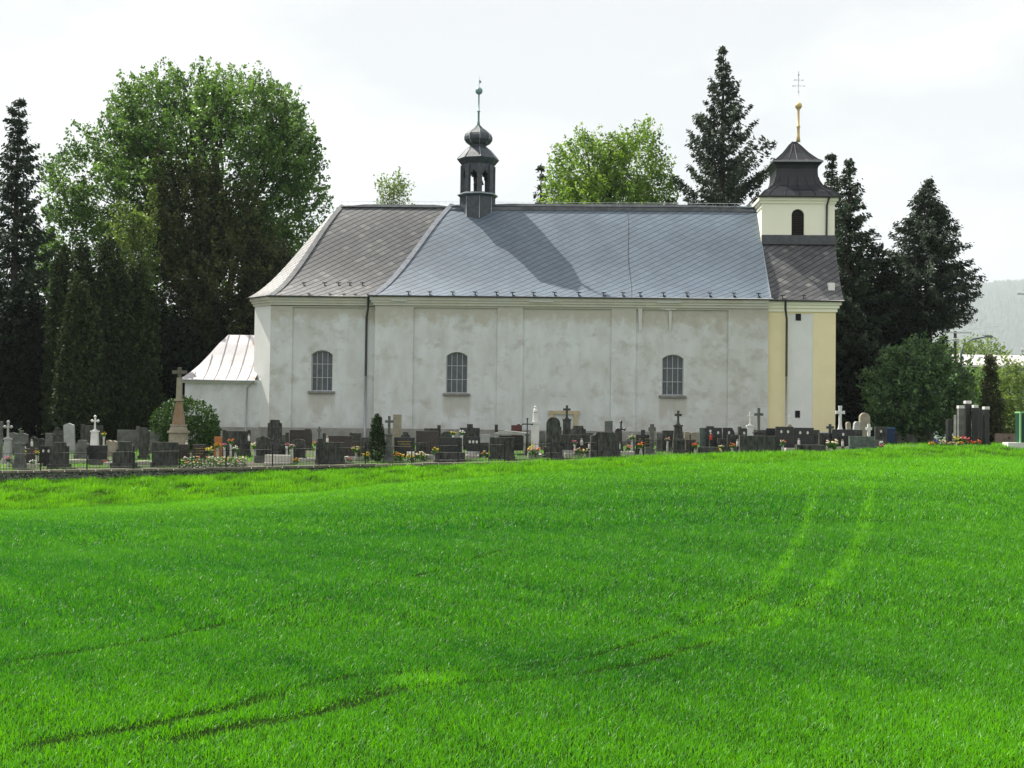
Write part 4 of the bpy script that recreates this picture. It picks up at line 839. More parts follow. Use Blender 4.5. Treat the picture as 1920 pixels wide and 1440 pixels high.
stone(572, 584, 804, 67, 'brown', 'rugged mushroom shaped boulder stone on the wall line', 'cut', d=.3)
crossstone(598, 800, 822, 4, 66, 'grey', 'slender plain grey cross below the first church window', 3.5, t=.1)
stone(593, 645, 829, 59.3, 'dark', 'broad dark front row stone left of the slim evergreen', d=.3, base_w=1.02, col_=(-.35, 822, .2))
stone(605, 610, 812, 62, 'dark', 'thin dark pillar beside the slender grey cross')
stone(612, 660, 817, 62, 'brown', 'wide brown slab behind the broad dark front stone')
stone(655, 677, 812, 65, 'dark', 'dark frame stone beneath the chancel downpipe', col_=(-.4, 811, .12))
stone(677, 697, 820, 62, 'dark', 'dark slab just left of the slim evergreen')
crossstone(729, 780, 812, 8, 59.6, 'grey', 'grey stone cross on bell-shaped pedestal beside the slim evergreen', 9, t=.12, taper=.55)
stone(736, 752, 777, 67, 'beige', 'tall plain upright slab behind the bell-shaped pedestal cross')
stone(739, 777, 820, 61.5, 'black', 'black granite slab right of the bell-shaped pedestal cross', text=True)
stone(763, 777, 847, 59.6, 'white', 'small white block with ribs low in the front row')
stone(780, 822, 808, 63, 'brown', 'wide brown-grey stone below the second church window', d=.3)
stone(795, 824, 803, 65, 'dark', 'greenish stone with tall right post behind the brown-grey one', col_=(.45, 797, .16))
stone(816, 872, 848, 59.1, 'dark', 'low wide base block in front of the big black slab', d=.5, base_w=1.02)
stone(822, 866, 820, 59.6, 'black', 'big black front slab topped by a white flower', d=.25)
stone(862, 899, 802, 66, 'dark', 'cross-shaped wide stone with raised central column', col_=(0, 795, .3))
stone(874, 900, 819, 61.5, 'black', 'black headstone with several white portraits and pale base', port=3, bm='pale', base_h=.5)
stone(890, 919, 815, 66, 'pale', 'plain pale grey block near the nave wall')
stone(918, 964, 820, 59.4, 'dark', 'dark grey front slab under the pale little canopy', d=.28)
stone(927, 933, 796, 65, 'dark', 'small dark lantern post left of the pale canopy')
stone(958, 978, 797, 67, 'red', 'red granite block with tiny cross above the pale canopy', col_=(.2, 795, .16))
crossstone(988, 785, 812, 9, 62, 'bronze', 'thin dark iron cross left of the white statue', 3, pm='dark', style='trefoil', t=.06, at=.62)
stone(1024, 1050, 782, 59.6, 'dark', 'tall black round-topped stele in the front row', 'round', d=.35, bm='dark', base_w=1.35, base_h=.6)
stone(1016, 1057, 848, 59.2, 'dark', 'heavy stepped block under the tall round-topped stele', 'shoulder', d=.5)
crossstone(1062, 760, 784, 7, 63, 'dark', 'dark stone cross on a square column before the ochre door frame', 7.5, t=.11, taper=.95)
stone(1069, 1098, 798, 62.5, 'dark', 'dark headstone with moulded top right of the cross column', 'shoulder', d=.25)
stone(1050, 1105, 815, 61, 'dark', 'wide low dark stone behind the front row stele', bm='pale', base_h=.35)
stone(1133, 1148, 789, 62, 'grey', 'square plaque stone rising behind the broad dark tomb')
stone(1107, 1160, 810, 59.4, 'dark', 'broad dark tomb with stepped shoulders, widest of the middle front row', 'shoulder', d=.5, base_w=1.06, base_h=.4)
crossstone(1164, 791, 832, 7, 61.5, 'black', 'black cross with budded ends right of the broad dark tomb', 5, style='trefoil', t=.08, at=.66)
stone(1192, 1221, 815, 61.5, 'black', 'black stone with orange flowers below it', col_=(-.05, 806, .18), text=True)
crossstone(1222, 795, 840, 7, 61, 'grey', 'pale grey squat cross with broad arms near the third window', t=.2, at=.78, ped=6)
stone(1209, 1220, 838, 59.4, 'grey', 'short stone fence post on the front wall')
stone(1230, 1241, 812, 63, 'grey', 'narrow grey slab right of the squat cross')
stone(1241, 1263, 807, 63.5, 'dark', 'dark frame-like stone with pale right edge', col_=(-.3, 807, .2))
crossstone(1271, 770, 795, 6.5, 62, 'dark', 'dark stone cross on a rocky pedestal under the third window', 10, t=.1, taper=.7, style='flare')
stone(1283, 1306, 809, 64, 'beige', 'beige textured stone right of the rocky pedestal', 'wave')
stone(1311, 1325, 802, 62, 'green', 'green-black polished slab, left of three joined stones')
stone(1324, 1338, 799, 61.8, 'black', 'black polished slab, tallest of three joined stones', port=1)
stone(1338, 1353, 802, 62, 'black', 'black polished slab, right of three joined stones', port=1)
stone(1355, 1377, 802, 63, 'black', 'black stone with cut corner and one portrait', 'cut', port=1)
stone(1308, 1345, 838, 60.2, 'dark', 'low dark block before the three joined stones', d=.4)
stone(1363, 1385, 815, 61.5, 'dark', 'small dark slab before the stone with cut corner')
stone(1384, 1405, 803, 64, 'dark', 'dark L-shaped stone with portrait left of the white crucifix', port=1, col_=(-.4, 800, .16))
crossstone(1406, 772, 796, 5.5, 64, 'white', 'white marble crucifix on white pedestal beside the dark large cross', 7, t=.07)
stone(1386, 1456, 817, 59.5, 'dark', 'widest dark front slab with pale top edge under the large cross', d=.3, base_w=1.02)
crossstone(1422, 765, 808, 8.5, 60.4, 'grey', 'large weathered cross rising over the widest dark slab', 11, pm='dark', t=.13, at=.72)
stone(1436, 1457, 803, 64, 'black', 'black stone right of the large weathered cross')
stone(1454, 1487, 800, 61.5, 'black', 'black granite stone with portraits in front of the yellow tower', port=2)
crossstone(1480, 776, 796, 3.5, 63, 'white', 'tiny pale crucifix standing above the black granite by the downpipe', 4, pm='beige', t=.045)
stone(1488, 1525, 802, 61.7, 'black', 'black granite stone with two round portraits below the white wall panel', port=2)
stone(1492, 1546, 834, 60, 'dark', 'long low dark tomb block in the right front row', d=.5, base_w=1.0)
crossstone(1556, 795, 815, 7, 61.5, 'bronze', 'small dark green cross on low stone right of the tower', 8, pm='black', t=.12)
stone(1535, 1562, 812, 62, 'dark', 'grey-black slab around the small dark green cross')
crossstone(1575, 761, 805, 8.5, 63, 'white', 'large white marble cross with flared foot at the tower corner', 10, t=.13, style='flare', at=.72)
stone(1560, 1600, 805, 61.2, 'black', 'wide black headstone below the large white marble cross', port=1)
stone(1589, 1597, 791, 64, 'beige', 'left finger of pale rounded sculptural stone', 'round', d=.25, tilt=-4)
stone(1597, 1608, 790, 64.3, 'pale', 'right finger of pale rounded sculptural stone', 'round', d=.25, tilt=5)
stone(1611, 1630, 774, 65, 'beige', 'tall beige slab with rounded shoulders near the round tree', 'round', d=.25)
crossstone(1629, 795, 817, 5.5, 61.3, 'white', 'small white cross with flower relief above the mottled slab', 4, t=.13, at=.6)
stone(1592, 1638, 818, 59.6, 'green', 'mottled green-grey front slab at the right end of the front row', d=.25)
stone(1638, 1655, 825, 61.5, 'grey', 'small grey stone right of the mottled front slab')
stone(1640, 1662, 800, 66, 'dark', 'dim dark stone with one portrait under the round tree', port=1)
for px0, px1, py, Y, m, l, cap in ((1775, 1783, 786, 61, 'black', 'thin black stone leftmost of the pillar group', 0), (1790, 1797, 778, 63, 'grey', 'grey stone behind the grey pillar with white cap', 0), (1796, 1806, 766, 61.4, 'grey', 'grey pillar stone with a white cap', 1), (1809, 1819, 757, 62, 'black', 'tallest black pillar stone with banded white cap', 1), (1824, 1832, 765, 61.6, 'black', 'black pillar stone with pale cap, third from right in the pillar group', 1), (1834, 1841, 767, 63, 'black', 'slim black pillar stone between the two capped ones', 0), (1844, 1853, 768, 61.5, 'black', 'rightmost black pillar stone with pale cap', 1)):
    r_ = stone(px0, px1, py, Y, m, l, d=.3, base_w=1.2)
    zt_ = P((px0+px1)/2, py, Y).z-r_.location.z; w_ = (px1-px0)/sc(Y)
    if cap: mb = MB(); mb.box(-w_*.55, w_*.55, -.17, .17, zt_, zt_+.14); mb.build('cap', mG['white'], r_, .01)
for a in ((56, 70, 818, 69, 'dark', 'dim narrow stone in the back row near the left spruce', 'gable'), (70, 84, 822, 68, 'dark', 'dim low stone left of the leaning slab, back row', 'arch'), (100, 118, 808, 69, 'dark', 'dim tall stone directly behind the rough front stele', 'slab'), (236, 250, 832, 63, 'grey', 'small grey stone before the wide pale grey headstone', 'arch'),
    (302, 318, 822, 67, 'dark', 'dim stone at the left foot of the wayside cross', 'slab'), (386, 401, 836, 64, 'dark', 'low dark stone between bush and orange panel', 'arch'), (527, 536, 815, 66, 'grey', 'narrow grey stone right of the capped pillar', 'slab'), (660, 676, 827, 60.8, 'brown', 'low brown stone under the dark frame stone', 'slab'),
    (752, 768, 810, 66, 'dark', 'dark stone right of the tall plain slab', 'shoulder'), (780, 800, 830, 60.6, 'dark', 'low dark stone left of the daffodils', 'slab'), (826, 850, 809, 65, 'dark', 'dark stone above the big black front slab', 'arch'), (900, 916, 830, 61, 'black', 'small black stone before the plain pale block', 'slab'),
    (1008, 1022, 808, 65, 'grey', 'grey stone between white statue and tall stele', 'arch'), (1036, 1052, 800, 66, 'dark', 'dark stone hidden behind the tall round-topped stele', 'slab'), (1098, 1112, 812, 64, 'dark', 'dark stone left of the square plaque stone', 'slab'), (1150, 1166, 806, 65, 'dark', 'dark stone behind the black budded cross', 'shoulder'),
    (1172, 1190, 822, 63, 'grey', 'low grey stone right of the black budded cross', 'arch'), (1262, 1284, 822, 60.8, 'dark', 'low dark stone before the rocky pedestal', 'slab'), (1286, 1304, 824, 61.2, 'brown', 'low brown stone before the beige textured stone', 'slab'), (1345, 1362, 822, 60.8, 'dark', 'low dark stone right of the red lantern', 'slab'),
    (1405, 1440, 806, 65, 'dark', 'dark stone behind the large weathered cross', 'slab'), (1520, 1536, 806, 63.5, 'dark', 'dark stone between two portrait stones and the dark green cross', 'slab'), (1600, 1616, 806, 63, 'dark', 'dark stone between the pale finger stones and the beige slab', 'slab'), (1672, 1690, 812, 67, 'dark', 'dim stone right of the blue bin', 'arch'), (1700, 1716, 815, 68, 'dark', 'dim stone in the shade of the round tree', 'slab')):
    stone(*a[:6], kind=a[6])
# pale canopy monument
root, z = place('canopy_tomb', 'pale stone canopy with dark panel inside, between dark front slabs', 'tomb', 958, 63); Zq = lambda q: P(958, q, 63).z-z
mb = MB(); mb.extr([(-.8, Zq(815)), (.85, Zq(815)), (.85, Zq(811)), (-.3, Zq(807)), (-.8, Zq(812))], -.35, .35); mb.build('roof_slab', mG['pale'], root, .01)
for xx in (-.72, .72): mb = MB(); mb.box(xx-.08, xx+.08, -.3, -.14, 0, Zq(815)-.002); mb.build('post', mG['pale'], root)
mb = MB(); mb.box(-.6, .6, .05, .15, .2, Zq(817)); mb.build('dark_panel', mG['black'], root)
# white statue on pedestal
root, z = place('madonna_statue', 'white statue of a veiled figure on a tall white pedestal', 'statue', 1003, 62.5); Zq = lambda q: P(1003, q, 62.5).z-z
mb = MB(); mb.box(-.26, .26, -.22, .22, 0, .3); mb.box(-.19, .19, -.17, .17, .3, Zq(795)); mb.box(-.24, .24, -.2, .2, Zq(795), Zq(791)); mb.build('pedestal', mG['white'], root, .01)
mb = MB(); zb = Zq(791); hh_ = Zq(761)-zb
mb.lathe([(.13, zb), (.14, zb+.03), (.125, zb+hh_*.2), (.115, zb+hh_*.45), (.105, zb+hh_*.6), (.12, zb+hh_*.72), (.085, zb+hh_*.8), (.045, zb+hh_*.84), (.062, zb+hh_*.9), (.058, zb+hh_*.96), (.02, zb+hh_)], 14, sy=.75)
mb.tube([(-.1, -.02, zb+hh_*.72), (-.09, -.09, zb+hh_*.6), (0, -.12, zb+hh_*.66)], [.035, .03, .02], 6); mb.tube([(.1, -.02, zb+hh_*.72), (.09, -.09, zb+hh_*.6), (0, -.12, zb+hh_*.66)], [.035, .03, .02], 6); mb.build('figure', mG['white'], root)
# tall wayside cross
root, z = place('wayside_cross', 'tall weathered stone cross on a rust-stained obelisk beside the round bush', 'stone cross', 334, 63.5); Zq = lambda q: P(334, q, 63.5).z-z; s_ = sc(63.5)
mb = MB(); mb.box(-.55, .55, -.5, .5, 0, .25); mb.box(-.40, .40, -.38, .38, .25, Zq(812), .93); mb.box(-.45, .45, -.42, .42, Zq(812), Zq(808)); mb.box(-.37, .37, -.35, .35, Zq(808), Zq(799), .85); mb.box(-.35, .35, -.32, .32, Zq(799), Zq(796)); mb.build('base', mG['beige'], root, .015)
mb = MB(); mb.box(-.27, .27, -.25, .25, Zq(796), Zq(752), .48); mb.build('obelisk', mG['rust'], root, .015)
mb = MB(); mb.box(-.2, .2, -.2, .2, Zq(752), Zq(748)); mb.box(-.13, .13, -.13, .13, Zq(748), Zq(708), .85); mb.build('shaft', mG['beige'], root, .01)
mb = MB(); cross_shape(mb, 0, Zq(708), Zq(689), .17, 14/s_, .16, .52); mb.build('cross', mat('mossy_stone', (.07, .065, .05), .9, (.16, .15, .12), 5), root, .02)
# pale kerbs and slabs catching the sun
kl = [(50, 72, 59.8), (128, 190, 61.2), (200, 212, 60), (255, 284, 60.2), (560, 596, 60.3), (645, 693, 60.6), (797, 815, 60.8), (873, 898, 60.5), (990, 1016, 60.4), (1058, 1104, 60.4), (1163, 1190, 60.7), (1476, 1490, 60.8), (1543, 1590, 60.8), (1115, 1130, 61.5), (1340, 1366, 61.5)]
kn = ['at far left under the pink flowers', 'below the ornate white monument', 'left of the lichened dark stone', 'behind the railing before the wayside cross', 'right of the concrete block', 'before the slim evergreen', 'left of the big black front slab', 'right of the big black front slab', 'left of the tall round-topped stele', 'right of the tall round-topped stele', 'right of the broad dark tomb', 'before the tower downpipe', 'below the large white marble cross', 'behind the broad dark tomb', 'behind the low dark block']
for (a, b, Y), l in zip(kl, kn):
    px = (a+b)/2; root, z = place('grave_kerb', 'pale low kerb and cover slab '+l, 'grave', px, Y, 'pale grave kerbs'); w_ = max(.5, (b-a)/sc(Y)); root.rotation_euler.z = 0
    mb = MB()
    for x0_, x1_, y0_, y1_ in ((-w_/2, w_/2, -.08, .0), (-w_/2, w_/2, 1.5, 1.6), (-w_/2, -w_/2+.1, 0, 1.5), (w_/2-.1, w_/2, 0, 1.5)): mb.box(x0_, x1_, y0_, y1_, 0, .2)
    mb.build('kerb', mG['conc'], root, .01); mb = MB(); mb.box(-w_/2+.1, w_/2-.1, .1, 1.4, 0, .14); mb.build('cover_slab', mG['conc'], root)
# ---- flowers
mLf = foliage('bouquet_leaves', (.02, .07, .01), (.07, .18, .03), .5, .3)
FL = {}
def fmat(c):
    if c not in FL: FL[c] = mat('petals', c, .6, tuple(x*.7 for x in c), 9)
    return FL[c]
pink, red, orange, yellow, wht, cream, purple = (.75, .18, .32), (.6, .03, .02), (.8, .2, .03), (.8, .6, .04), (.8, .8, .76), (.75, .66, .42), (.08, .05, .35)
mVase = mat('vase_ceramic', (.5, .5, .48), .4)
def bouquet(px, py, Y, r_px, cols, label, vase=True):
    p = P(px, py, Y); g = float(H(p.x, Y)); root = empty('flower_bouquet', (p.x, Y, g)); tag(root, label, 'flowers', 'flowers on the graves'); r = r_px*1.35/sc(Y); zc_ = max(p.z-g, r*.8)
    if vase:
        h = max(.12, zc_-r*.6); mb = MB(); mb.lathe([(.05, 0), (.07, .02), (.06, h*.5), (.045, h*.8), (.07, h)], 10); mb.build('vase', mVase, root)
    rr = np.random.default_rng(int(px*7+py)); n = 70; d = rr.normal(size=(n, 3)); d /= np.linalg.norm(d, axis=1)[:, None]; pts = d*rr.uniform(.3, 1, (n, 1))*r*np.array([1, .8, .8])+np.array([0, 0, zc_-r*.25])
    leafmesh('leaves', pts, None, r*.6, rr.uniform(0, 1, n), mLf, root)
    for ci, c in enumerate(cols):
        mb = MB()
        for k in range(max(5, int(14/len(cols)))):
            d = rr.normal(size=3); d[2] = abs(d[2])*.8+.05; d[1] = -abs(d[1]); d /= np.linalg.norm(d); q = d*r*rr.uniform(.7, 1.05); mb.lathe([(r*.04, -r*.12), (r*.2, 0), (r*.15, r*.1), (r*.03, r*.07)], 6, (q[0], q[1]*.8, zc_+q[2]*.9))
        mb.build('blossoms', fmat(c), root)
for a in [(16, 861, 60.4, 5, [pink], 'pink blossoms at the far left on a pale slab'), (46, 848, 60.6, 3.5, [yellow], 'small yellow flowers beside the grey obelisk'), (69, 850, 60.5, 4.5, [yellow, orange], 'yellow and green flowers left of the black granite headstone'), (61, 867, 59.9, 5, [wht], 'white flowers low behind the railing at far left'),
          (120, 846, 59.9, 4.5, [red], 'red flowers before the pale leaning slab'), (195, 815, 66, 4, [yellow], 'yellow flowers right of the ornate white monument'), (195, 866, 60.4, 4, [orange, red], 'orange and red flowers beside the wide black headstone'),
          (408, 836, 62, 5, [orange, yellow], 'orange and yellow flowers before the orange panel'), (421, 835, 62, 4, [pink], 'pink flowers beside the orange ones'), (433, 828, 62, 5, [orange], 'round orange bouquet in a white vase'), (442, 842, 61.5, 5.5, [cream, wht], 'cream flowers before the wide family stone'), (392, 845, 61.5, 7, [yellow], 'yellow-green bouquet before the round bush'),
          (478, 836, 61.5, 6, [cream], 'light green and cream bouquet beside the peaked headstone'), (504, 832, 60.8, 3.5, [pink], 'faint pink flowers at the peaked headstone'), (538, 834, 60.6, 3, [pink], 'pink flowers on the small dark stone'), (548, 837, 60.4, 4, [pink, wht], 'pink flowers in a white vase left of the round-topped headstone'), (593, 832, 60.2, 4.5, [orange, cream], 'orange bouquet at the corner of the broad dark front stone'), (555, 866, 59.5, 5, [orange, yellow], 'orange and yellow flowers on the front kerb'),
          (640, 842, 60, 4.5, [wht, yellow], 'white and yellow flowers right of the broad dark front stone'), (668, 843, 60.4, 6, [cream, yellow], 'cream wild bouquet left of the slim evergreen'), (688, 856, 59.6, 7, [yellow], 'yellow flower cushion at the foot of the slim evergreen'), (655, 862, 59.4, 4, [red, pink], 'red and pink flowers on the kerb before the slim evergreen'), (748, 858, 59.6, 8, [orange, yellow], 'orange-green plant right of the bell-shaped pedestal'), (768, 865, 59.3, 7, [yellow], 'row of yellow primroses before the white block'), (790, 858, 59.6, 8, [cream], 'bright green bush with pale blossoms left of the big black slab'), (815, 845, 59.3, 6, [yellow], 'yellow daffodils left of the big black slab'),
          (850, 812, 60.5, 4, [yellow], 'yellow flowers on top behind the big black slab'), (866, 812, 60.4, 4.5, [wht], 'white round flower head over the big black slab'), (909, 851, 59.9, 5, [cream, orange], 'cream and orange flowers left of the dark grey front slab'), (1001, 845, 60, 9, [yellow, orange], 'large yellow and orange bouquet below the white statue'), (1078, 830, 60.6, 4, [pink], 'pink flowers before the moulded headstone'), (1083, 846, 60.2, 6, [cream, pink], 'cream and pink flowers right of the tall stele'), (1098, 846, 60.2, 5, [yellow, cream], 'yellow and cream flowers left of the broad dark tomb'),
          (1185, 820, 61.5, 5, [cream], 'cream flowers left of the black stone near the third window'), (1178, 840, 61, 5, [pink, yellow], 'pink and yellow flowers right of the black budded cross'), (1202, 835, 60.6, 6, [orange], 'bright orange flowers in the front railing'), (1252, 824, 62, 4, [cream, pink], 'pale pink flowers before the frame-like stone'), (1270, 837, 61, 6, [cream, pink], 'cream flowers below the rocky pedestal'), (1303, 836, 61, 5, [orange, red], 'orange and red flowers left of the low dark block'), (1345, 845, 60.2, 5, [yellow], 'yellow blossoms on the lawn before the joined stones'), (1352, 838, 60.6, 4, [cream], 'cream flowers behind the yellow blossoms'), (1373, 836, 60.8, 5, [orange], 'orange flowers left of the widest dark slab'),
          (1468, 830, 60.5, 5, [orange, wht], 'orange bouquet right of the widest dark slab'), (1561, 832, 60, 9, [cream], 'large cream rose bouquet below the large white cross'), (1653, 832, 60.8, 4, [wht], 'white flowers at the small grey stone'), (1652, 842, 60.2, 4, [pink], 'pink flowers at the right end of the front row'),
          (1747, 835, 60, 5, [orange, yellow], 'orange flowers leftmost on the ground before the pillar stones'), (1757, 831, 60.5, 6, [purple], 'purple flowers behind the orange ones'), (1767, 832, 60, 6, [cream], 'light green pot plant before the pillar stones'), (1783, 833, 60, 5, [orange, cream], 'peach flowers in a pot before the thin black stone'), (1795, 824, 60.4, 6, [yellow], 'yellow flowers before the grey pillar'), (1808, 824, 60.4, 7, [red, pink], 'red flowers before the tallest black pillar'), (1800, 836, 59.9, 5, [yellow, orange], 'yellow pot flowers low before the grey pillar'), (1819, 834, 60, 5, [red], 'dark pink pot flowers before the pillar stones'), (1833, 832, 60, 5.5, [orange, red], 'salmon pot flowers at the right end')]:
    bouquet(*a)
# flower trough spilling over the wall
p0 = P(338, 872, 58.6); p1 = P(462, 872, 58.6); root = empty('flower_bed', ((p0.x+p1.x)/2, 58.55, float(H(0*p0.x+(p0.x+p1.x)/2, 58.55)))); tag(root, 'long bed of white and pink flowers spilling over the stone wall', 'flower bed')
L_ = (p1.x-p0.x)/2; n = 2600; pts = np.stack([rng.uniform(-L_, L_, n), rng.uniform(-.4, .35, n), rng.uniform(-.1, .42, n)], 1); leafmesh('leaves', pts, None, .08, rng.uniform(0, .6, n), mLf, root)
for c, k in ((wht, 130), (pink, 34), (yellow, 22), (orange, 12)):
    mb = MB()
    for _ in range(k): x_ = random.uniform(-L_, L_); z_ = random.uniform(-.12, .5) if c == wht else random.uniform(.2, .5); mb.lathe([(.008, -.02), (.045, 0), (.03, .02), (.005, .012)], 6, (x_, random.uniform(-.45, -.3) if z_ < .25 else random.uniform(-.4, .2), z_))
    mb.build('blossoms', fmat(c), root)
# ---- candle lanterns
mLan = mat('lantern_white', (.62, .6, .55), .4); mCapL = mat('lantern_cap', (.15, .13, .1), .4); mLanR = mat('lantern_red', (.5, .05, .03), .3)
ll = [(60, 830, 61, 0, 'white grave lantern at far left near the framed stone'), (350, 832, 61, 0, 'white grave lantern right of the tall wayside cross'), (467, 820, 63, 0, 'white lantern at the wide family stone'), (614, 824, 61.5, 0, 'white lantern on the broad dark front stone'), (636, 850, 59.7, 0, 'small white lantern right of the broad dark front stone'), (1091, 828, 60.7, 0, 'tall white lantern before the moulded headstone'), (1105, 835, 60.2, 0, 'white lantern left of the broad dark tomb'), (1161, 835, 60, 0, 'white lantern right of the broad dark tomb'), (1333, 818, 61, 1, 'red lantern before the tallest joined stone'), (1383, 830, 60.2, 0, 'white lantern at the left end of the widest dark slab'), (1498, 828, 60.6, 0, 'white angel-like lantern at the low tomb block'), (1580, 830, 60.5, 0, 'white lantern below the large white cross')]
for px, py, Y, rd, l in ll:
    p = P(px, py, Y); g = float(H(p.x, Y)); root = empty('grave_lantern', (p.x, Y, g)); tag(root, l, 'lantern', 'candle lanterns on the graves'); h = max(.3, p.z-g+.1)
    mb = MB(); mb.box(-.06, .06, -.06, .06, 0, h-.28); mb.build('stand', mG['dark'], root)
    mb = MB(); mb.lathe([(.05, h-.28), (.06, h-.25), (.055, h-.05), (.04, h-.02)], 10); mb.build('glass', mLanR if rd else mLan, root)
    mb = MB(); mb.lathe([(.06, h-.02), (.065, h), (.02, h+.05)], 10); mb.build('lid', mCapL, root)
# ---- stone wall, fence
mWall = bpy.data.materials.new('rubble_wall'); mWall.use_nodes = True; t = mWall.node_tree; b = t.nodes['Principled BSDF']; b.inputs['Roughness'].default_value = .95
tcn = N(t, 'ShaderNodeTexCoord'); mpn = N(t, 'ShaderNodeMapping'); mpn.inputs['Scale'].default_value = (2.2, 2.2, 6.5); vo = N(t, 'ShaderNodeTexVoronoi'); vo.inputs['Randomness'].default_value = .9; vd = N(t, 'ShaderNodeTexVoronoi', feature='DISTANCE_TO_EDGE'); vd.inputs['Randomness'].default_value = .9
t.links.new(tcn.outputs['Object'], mpn.inputs[0]); t.links.new(mpn.outputs[0], vo.inputs[0]); t.links.new(mpn.outputs[0], vd.inputs[0])
r1 = N(t, 'ShaderNodeValToRGB'); r1.color_ramp.elements[0].color = (.035, .038, .03, 1); r1.color_ramp.elements[1].color = (.34, .35, .32, 1); r1.color_ramp.elements[0].position = .25; r1.color_ramp.elements[1].position = .9
t.links.new(vo.outputs['Color'], r1.inputs[0]); r2 = N(t, 'ShaderNodeValToRGB'); r2.color_ramp.elements[0].position = .03; r2.color_ramp.elements[1].position = .1
m2 = N(t, 'ShaderNodeMix', data_type='RGBA', blend_type='MULTIPLY'); m2.inputs[0].default_value = .9; t.links.new(vd.outputs['Distance'], r2.inputs[0]); t.links.new(r1.outputs[0], m2.inputs[6]); t.links.new(r2.outputs[0], m2.inputs[7]); t.links.new(m2.outputs[2], b.inputs['Base Color'])
bp = N(t, 'ShaderNodeBump'); bp.inputs['Distance'].default_value = .05; t.links.new(r2.outputs[0], bp.inputs['Height']); t.links.new(bp.outputs[0], b.inputs['Normal'])
root = empty('stone_wall', (0, 58, 0)); tag(root, 'low rubble stone wall with flat coping along the front of the graveyard', 'wall')
x_0, x_1 = -32., P(1345, 860, 58).x; mb = MB(); mc = MB(); xx = np.linspace(x_0, x_1, 60); r = random.Random(3)
for a, b_ in zip(xx[:-1], xx[1:]):
    ga, gb = [float(smooth_interp(v, tG)) for v in (a, b_)]; fa, fb = [float(smooth_interp(v, tW))-.4 for v in (a, b_)]
    v = [(a, -.22, fa), (b_, -.22, fb), (b_, -.22, gb-.06), (a, -.22, ga-.06)]; mb.face(v)
    mb.face([(a, .3, fa), (b_, .3, fb), (b_, .3, gb-.06), (a, .3, ga-.06)])
    j = r.uniform(-.015, .02); h = .10
    i = len(mc.v); e0_, e1_ = a+.01, b_-.01
    for (x_, zz_) in ((e0_, ga), (e1_, gb)): pass
    mc.face([(e0_, -.28, ga-.07+j), (e1_, -.28, gb-.07+j), (e1_, -.28, gb+.03+j), (e0_, -.28, ga+.03+j)]); mc.face([(e0_, -.28, ga+.03+j), (e1_, -.28, gb+.03+j), (e1_, .32, gb+.03+j), (e0_, .32, ga+.03+j)]); mc.face([(e0_, .32, ga-.07+j), (e0_, -.28, ga-.07+j), (e1_, -.28, gb-.07+j), (e1_, .32, gb-.07+j)])
mb.build('rubble', mWall, root); mc.build('coping', mat('coping_stone', (.10, .085, .07), .9, (.22, .19, .16), 2.5), root)
mIron = mat('black_iron', (.012, .012, .013), .6)
root = empty('iron_fence', (0, 58.05, 0)); tag(root, 'dark wrought iron railing standing on the rubble wall', 'fence')
xs_ = np.arange(-25.5, x_1-.2, 2.1)
for a in xs_:
    g = float(smooth_interp(a, tG)); mb = MB(); mb.box(a-.025, a+.025, -.025, .025, g, g+1.0); mb.box(a-.035, a+.035, -.035, .035, g+1.0, g+1.05, .3); mb.build('fence_post', mIron, root)
for i, (a, b_) in enumerate(zip(xs_[:-1], xs_[1:])):
    ga, gb = float(smooth_interp(a, tG)), float(smooth_interp(b_, tG)); mb = MB()
    for zz_ in (.12, .80): mb.tube([(a+.026, 0, ga+zz_), (b_-.026, 0, gb+zz_)], .012, 4)
    for k in range(1, 15): f = k/15; x_ = a+(b_-a)*f; g = ga+(gb-ga)*f; mb.tube([(x_, 0, g+.05), (x_, 0, g+.88+(.05 if k % 2 else 0))], [.0075, .006], 4)
    mb.build('fence_panel', mIron, root)
# ---- right edge: cabinet, bin, poles, lamp, factory
root, z = place('utility_cabinet', 'dark green cabinet with light green frame on a white base at the right edge', 'cabinet', 1926, 57.0); root.rotation_euler.z = 0; s_ = sc(57.); Zq = lambda q: P(1926, q, 57.).z-z
mb = MB(); mb.box(-.98, .6, -.35, .35, 0, Zq(830)); mb.build('base', mG['white'], root, .02)
mb = MB(); mb.box(-.381, .7, -.28, .28, Zq(830)+.002, Zq(775)); mb.box(-.42, -.3815, -.235, .28, Zq(830)+.002, Zq(775)); mb.build('body', mat('dark_green_paint', (.01, .05, .03), .5), root)
mb = MB(); mb.box(-.44, -.382, -.31, -.24, Zq(830)+.002, Zq(775)); mb.box(-.44, .72, -.31, .3, Zq(775)+.001, Zq(772)); mb.build('frame', mat('light_green_paint', (.22, .45, .20), .5), root)
root, z = place('rubbish_bin', 'dark blue bin in the shade under the round tree', 'bin', 1664, 67); mb = MB(); mb.box(-.28, .28, -.28, .28, 0, .85, 1.15); mb.build('body', mat('blue_plastic', (.01, .03, .09), .5), root, .03); mb = MB(); mb.box(-.35, .35, -.36, .34, .852, .92, .9); mb.build('lid', mat('blue_lid', (.012, .04, .11), .5), root, .02)
mWood = mat('pole_wood', (.07, .06, .05), .9)
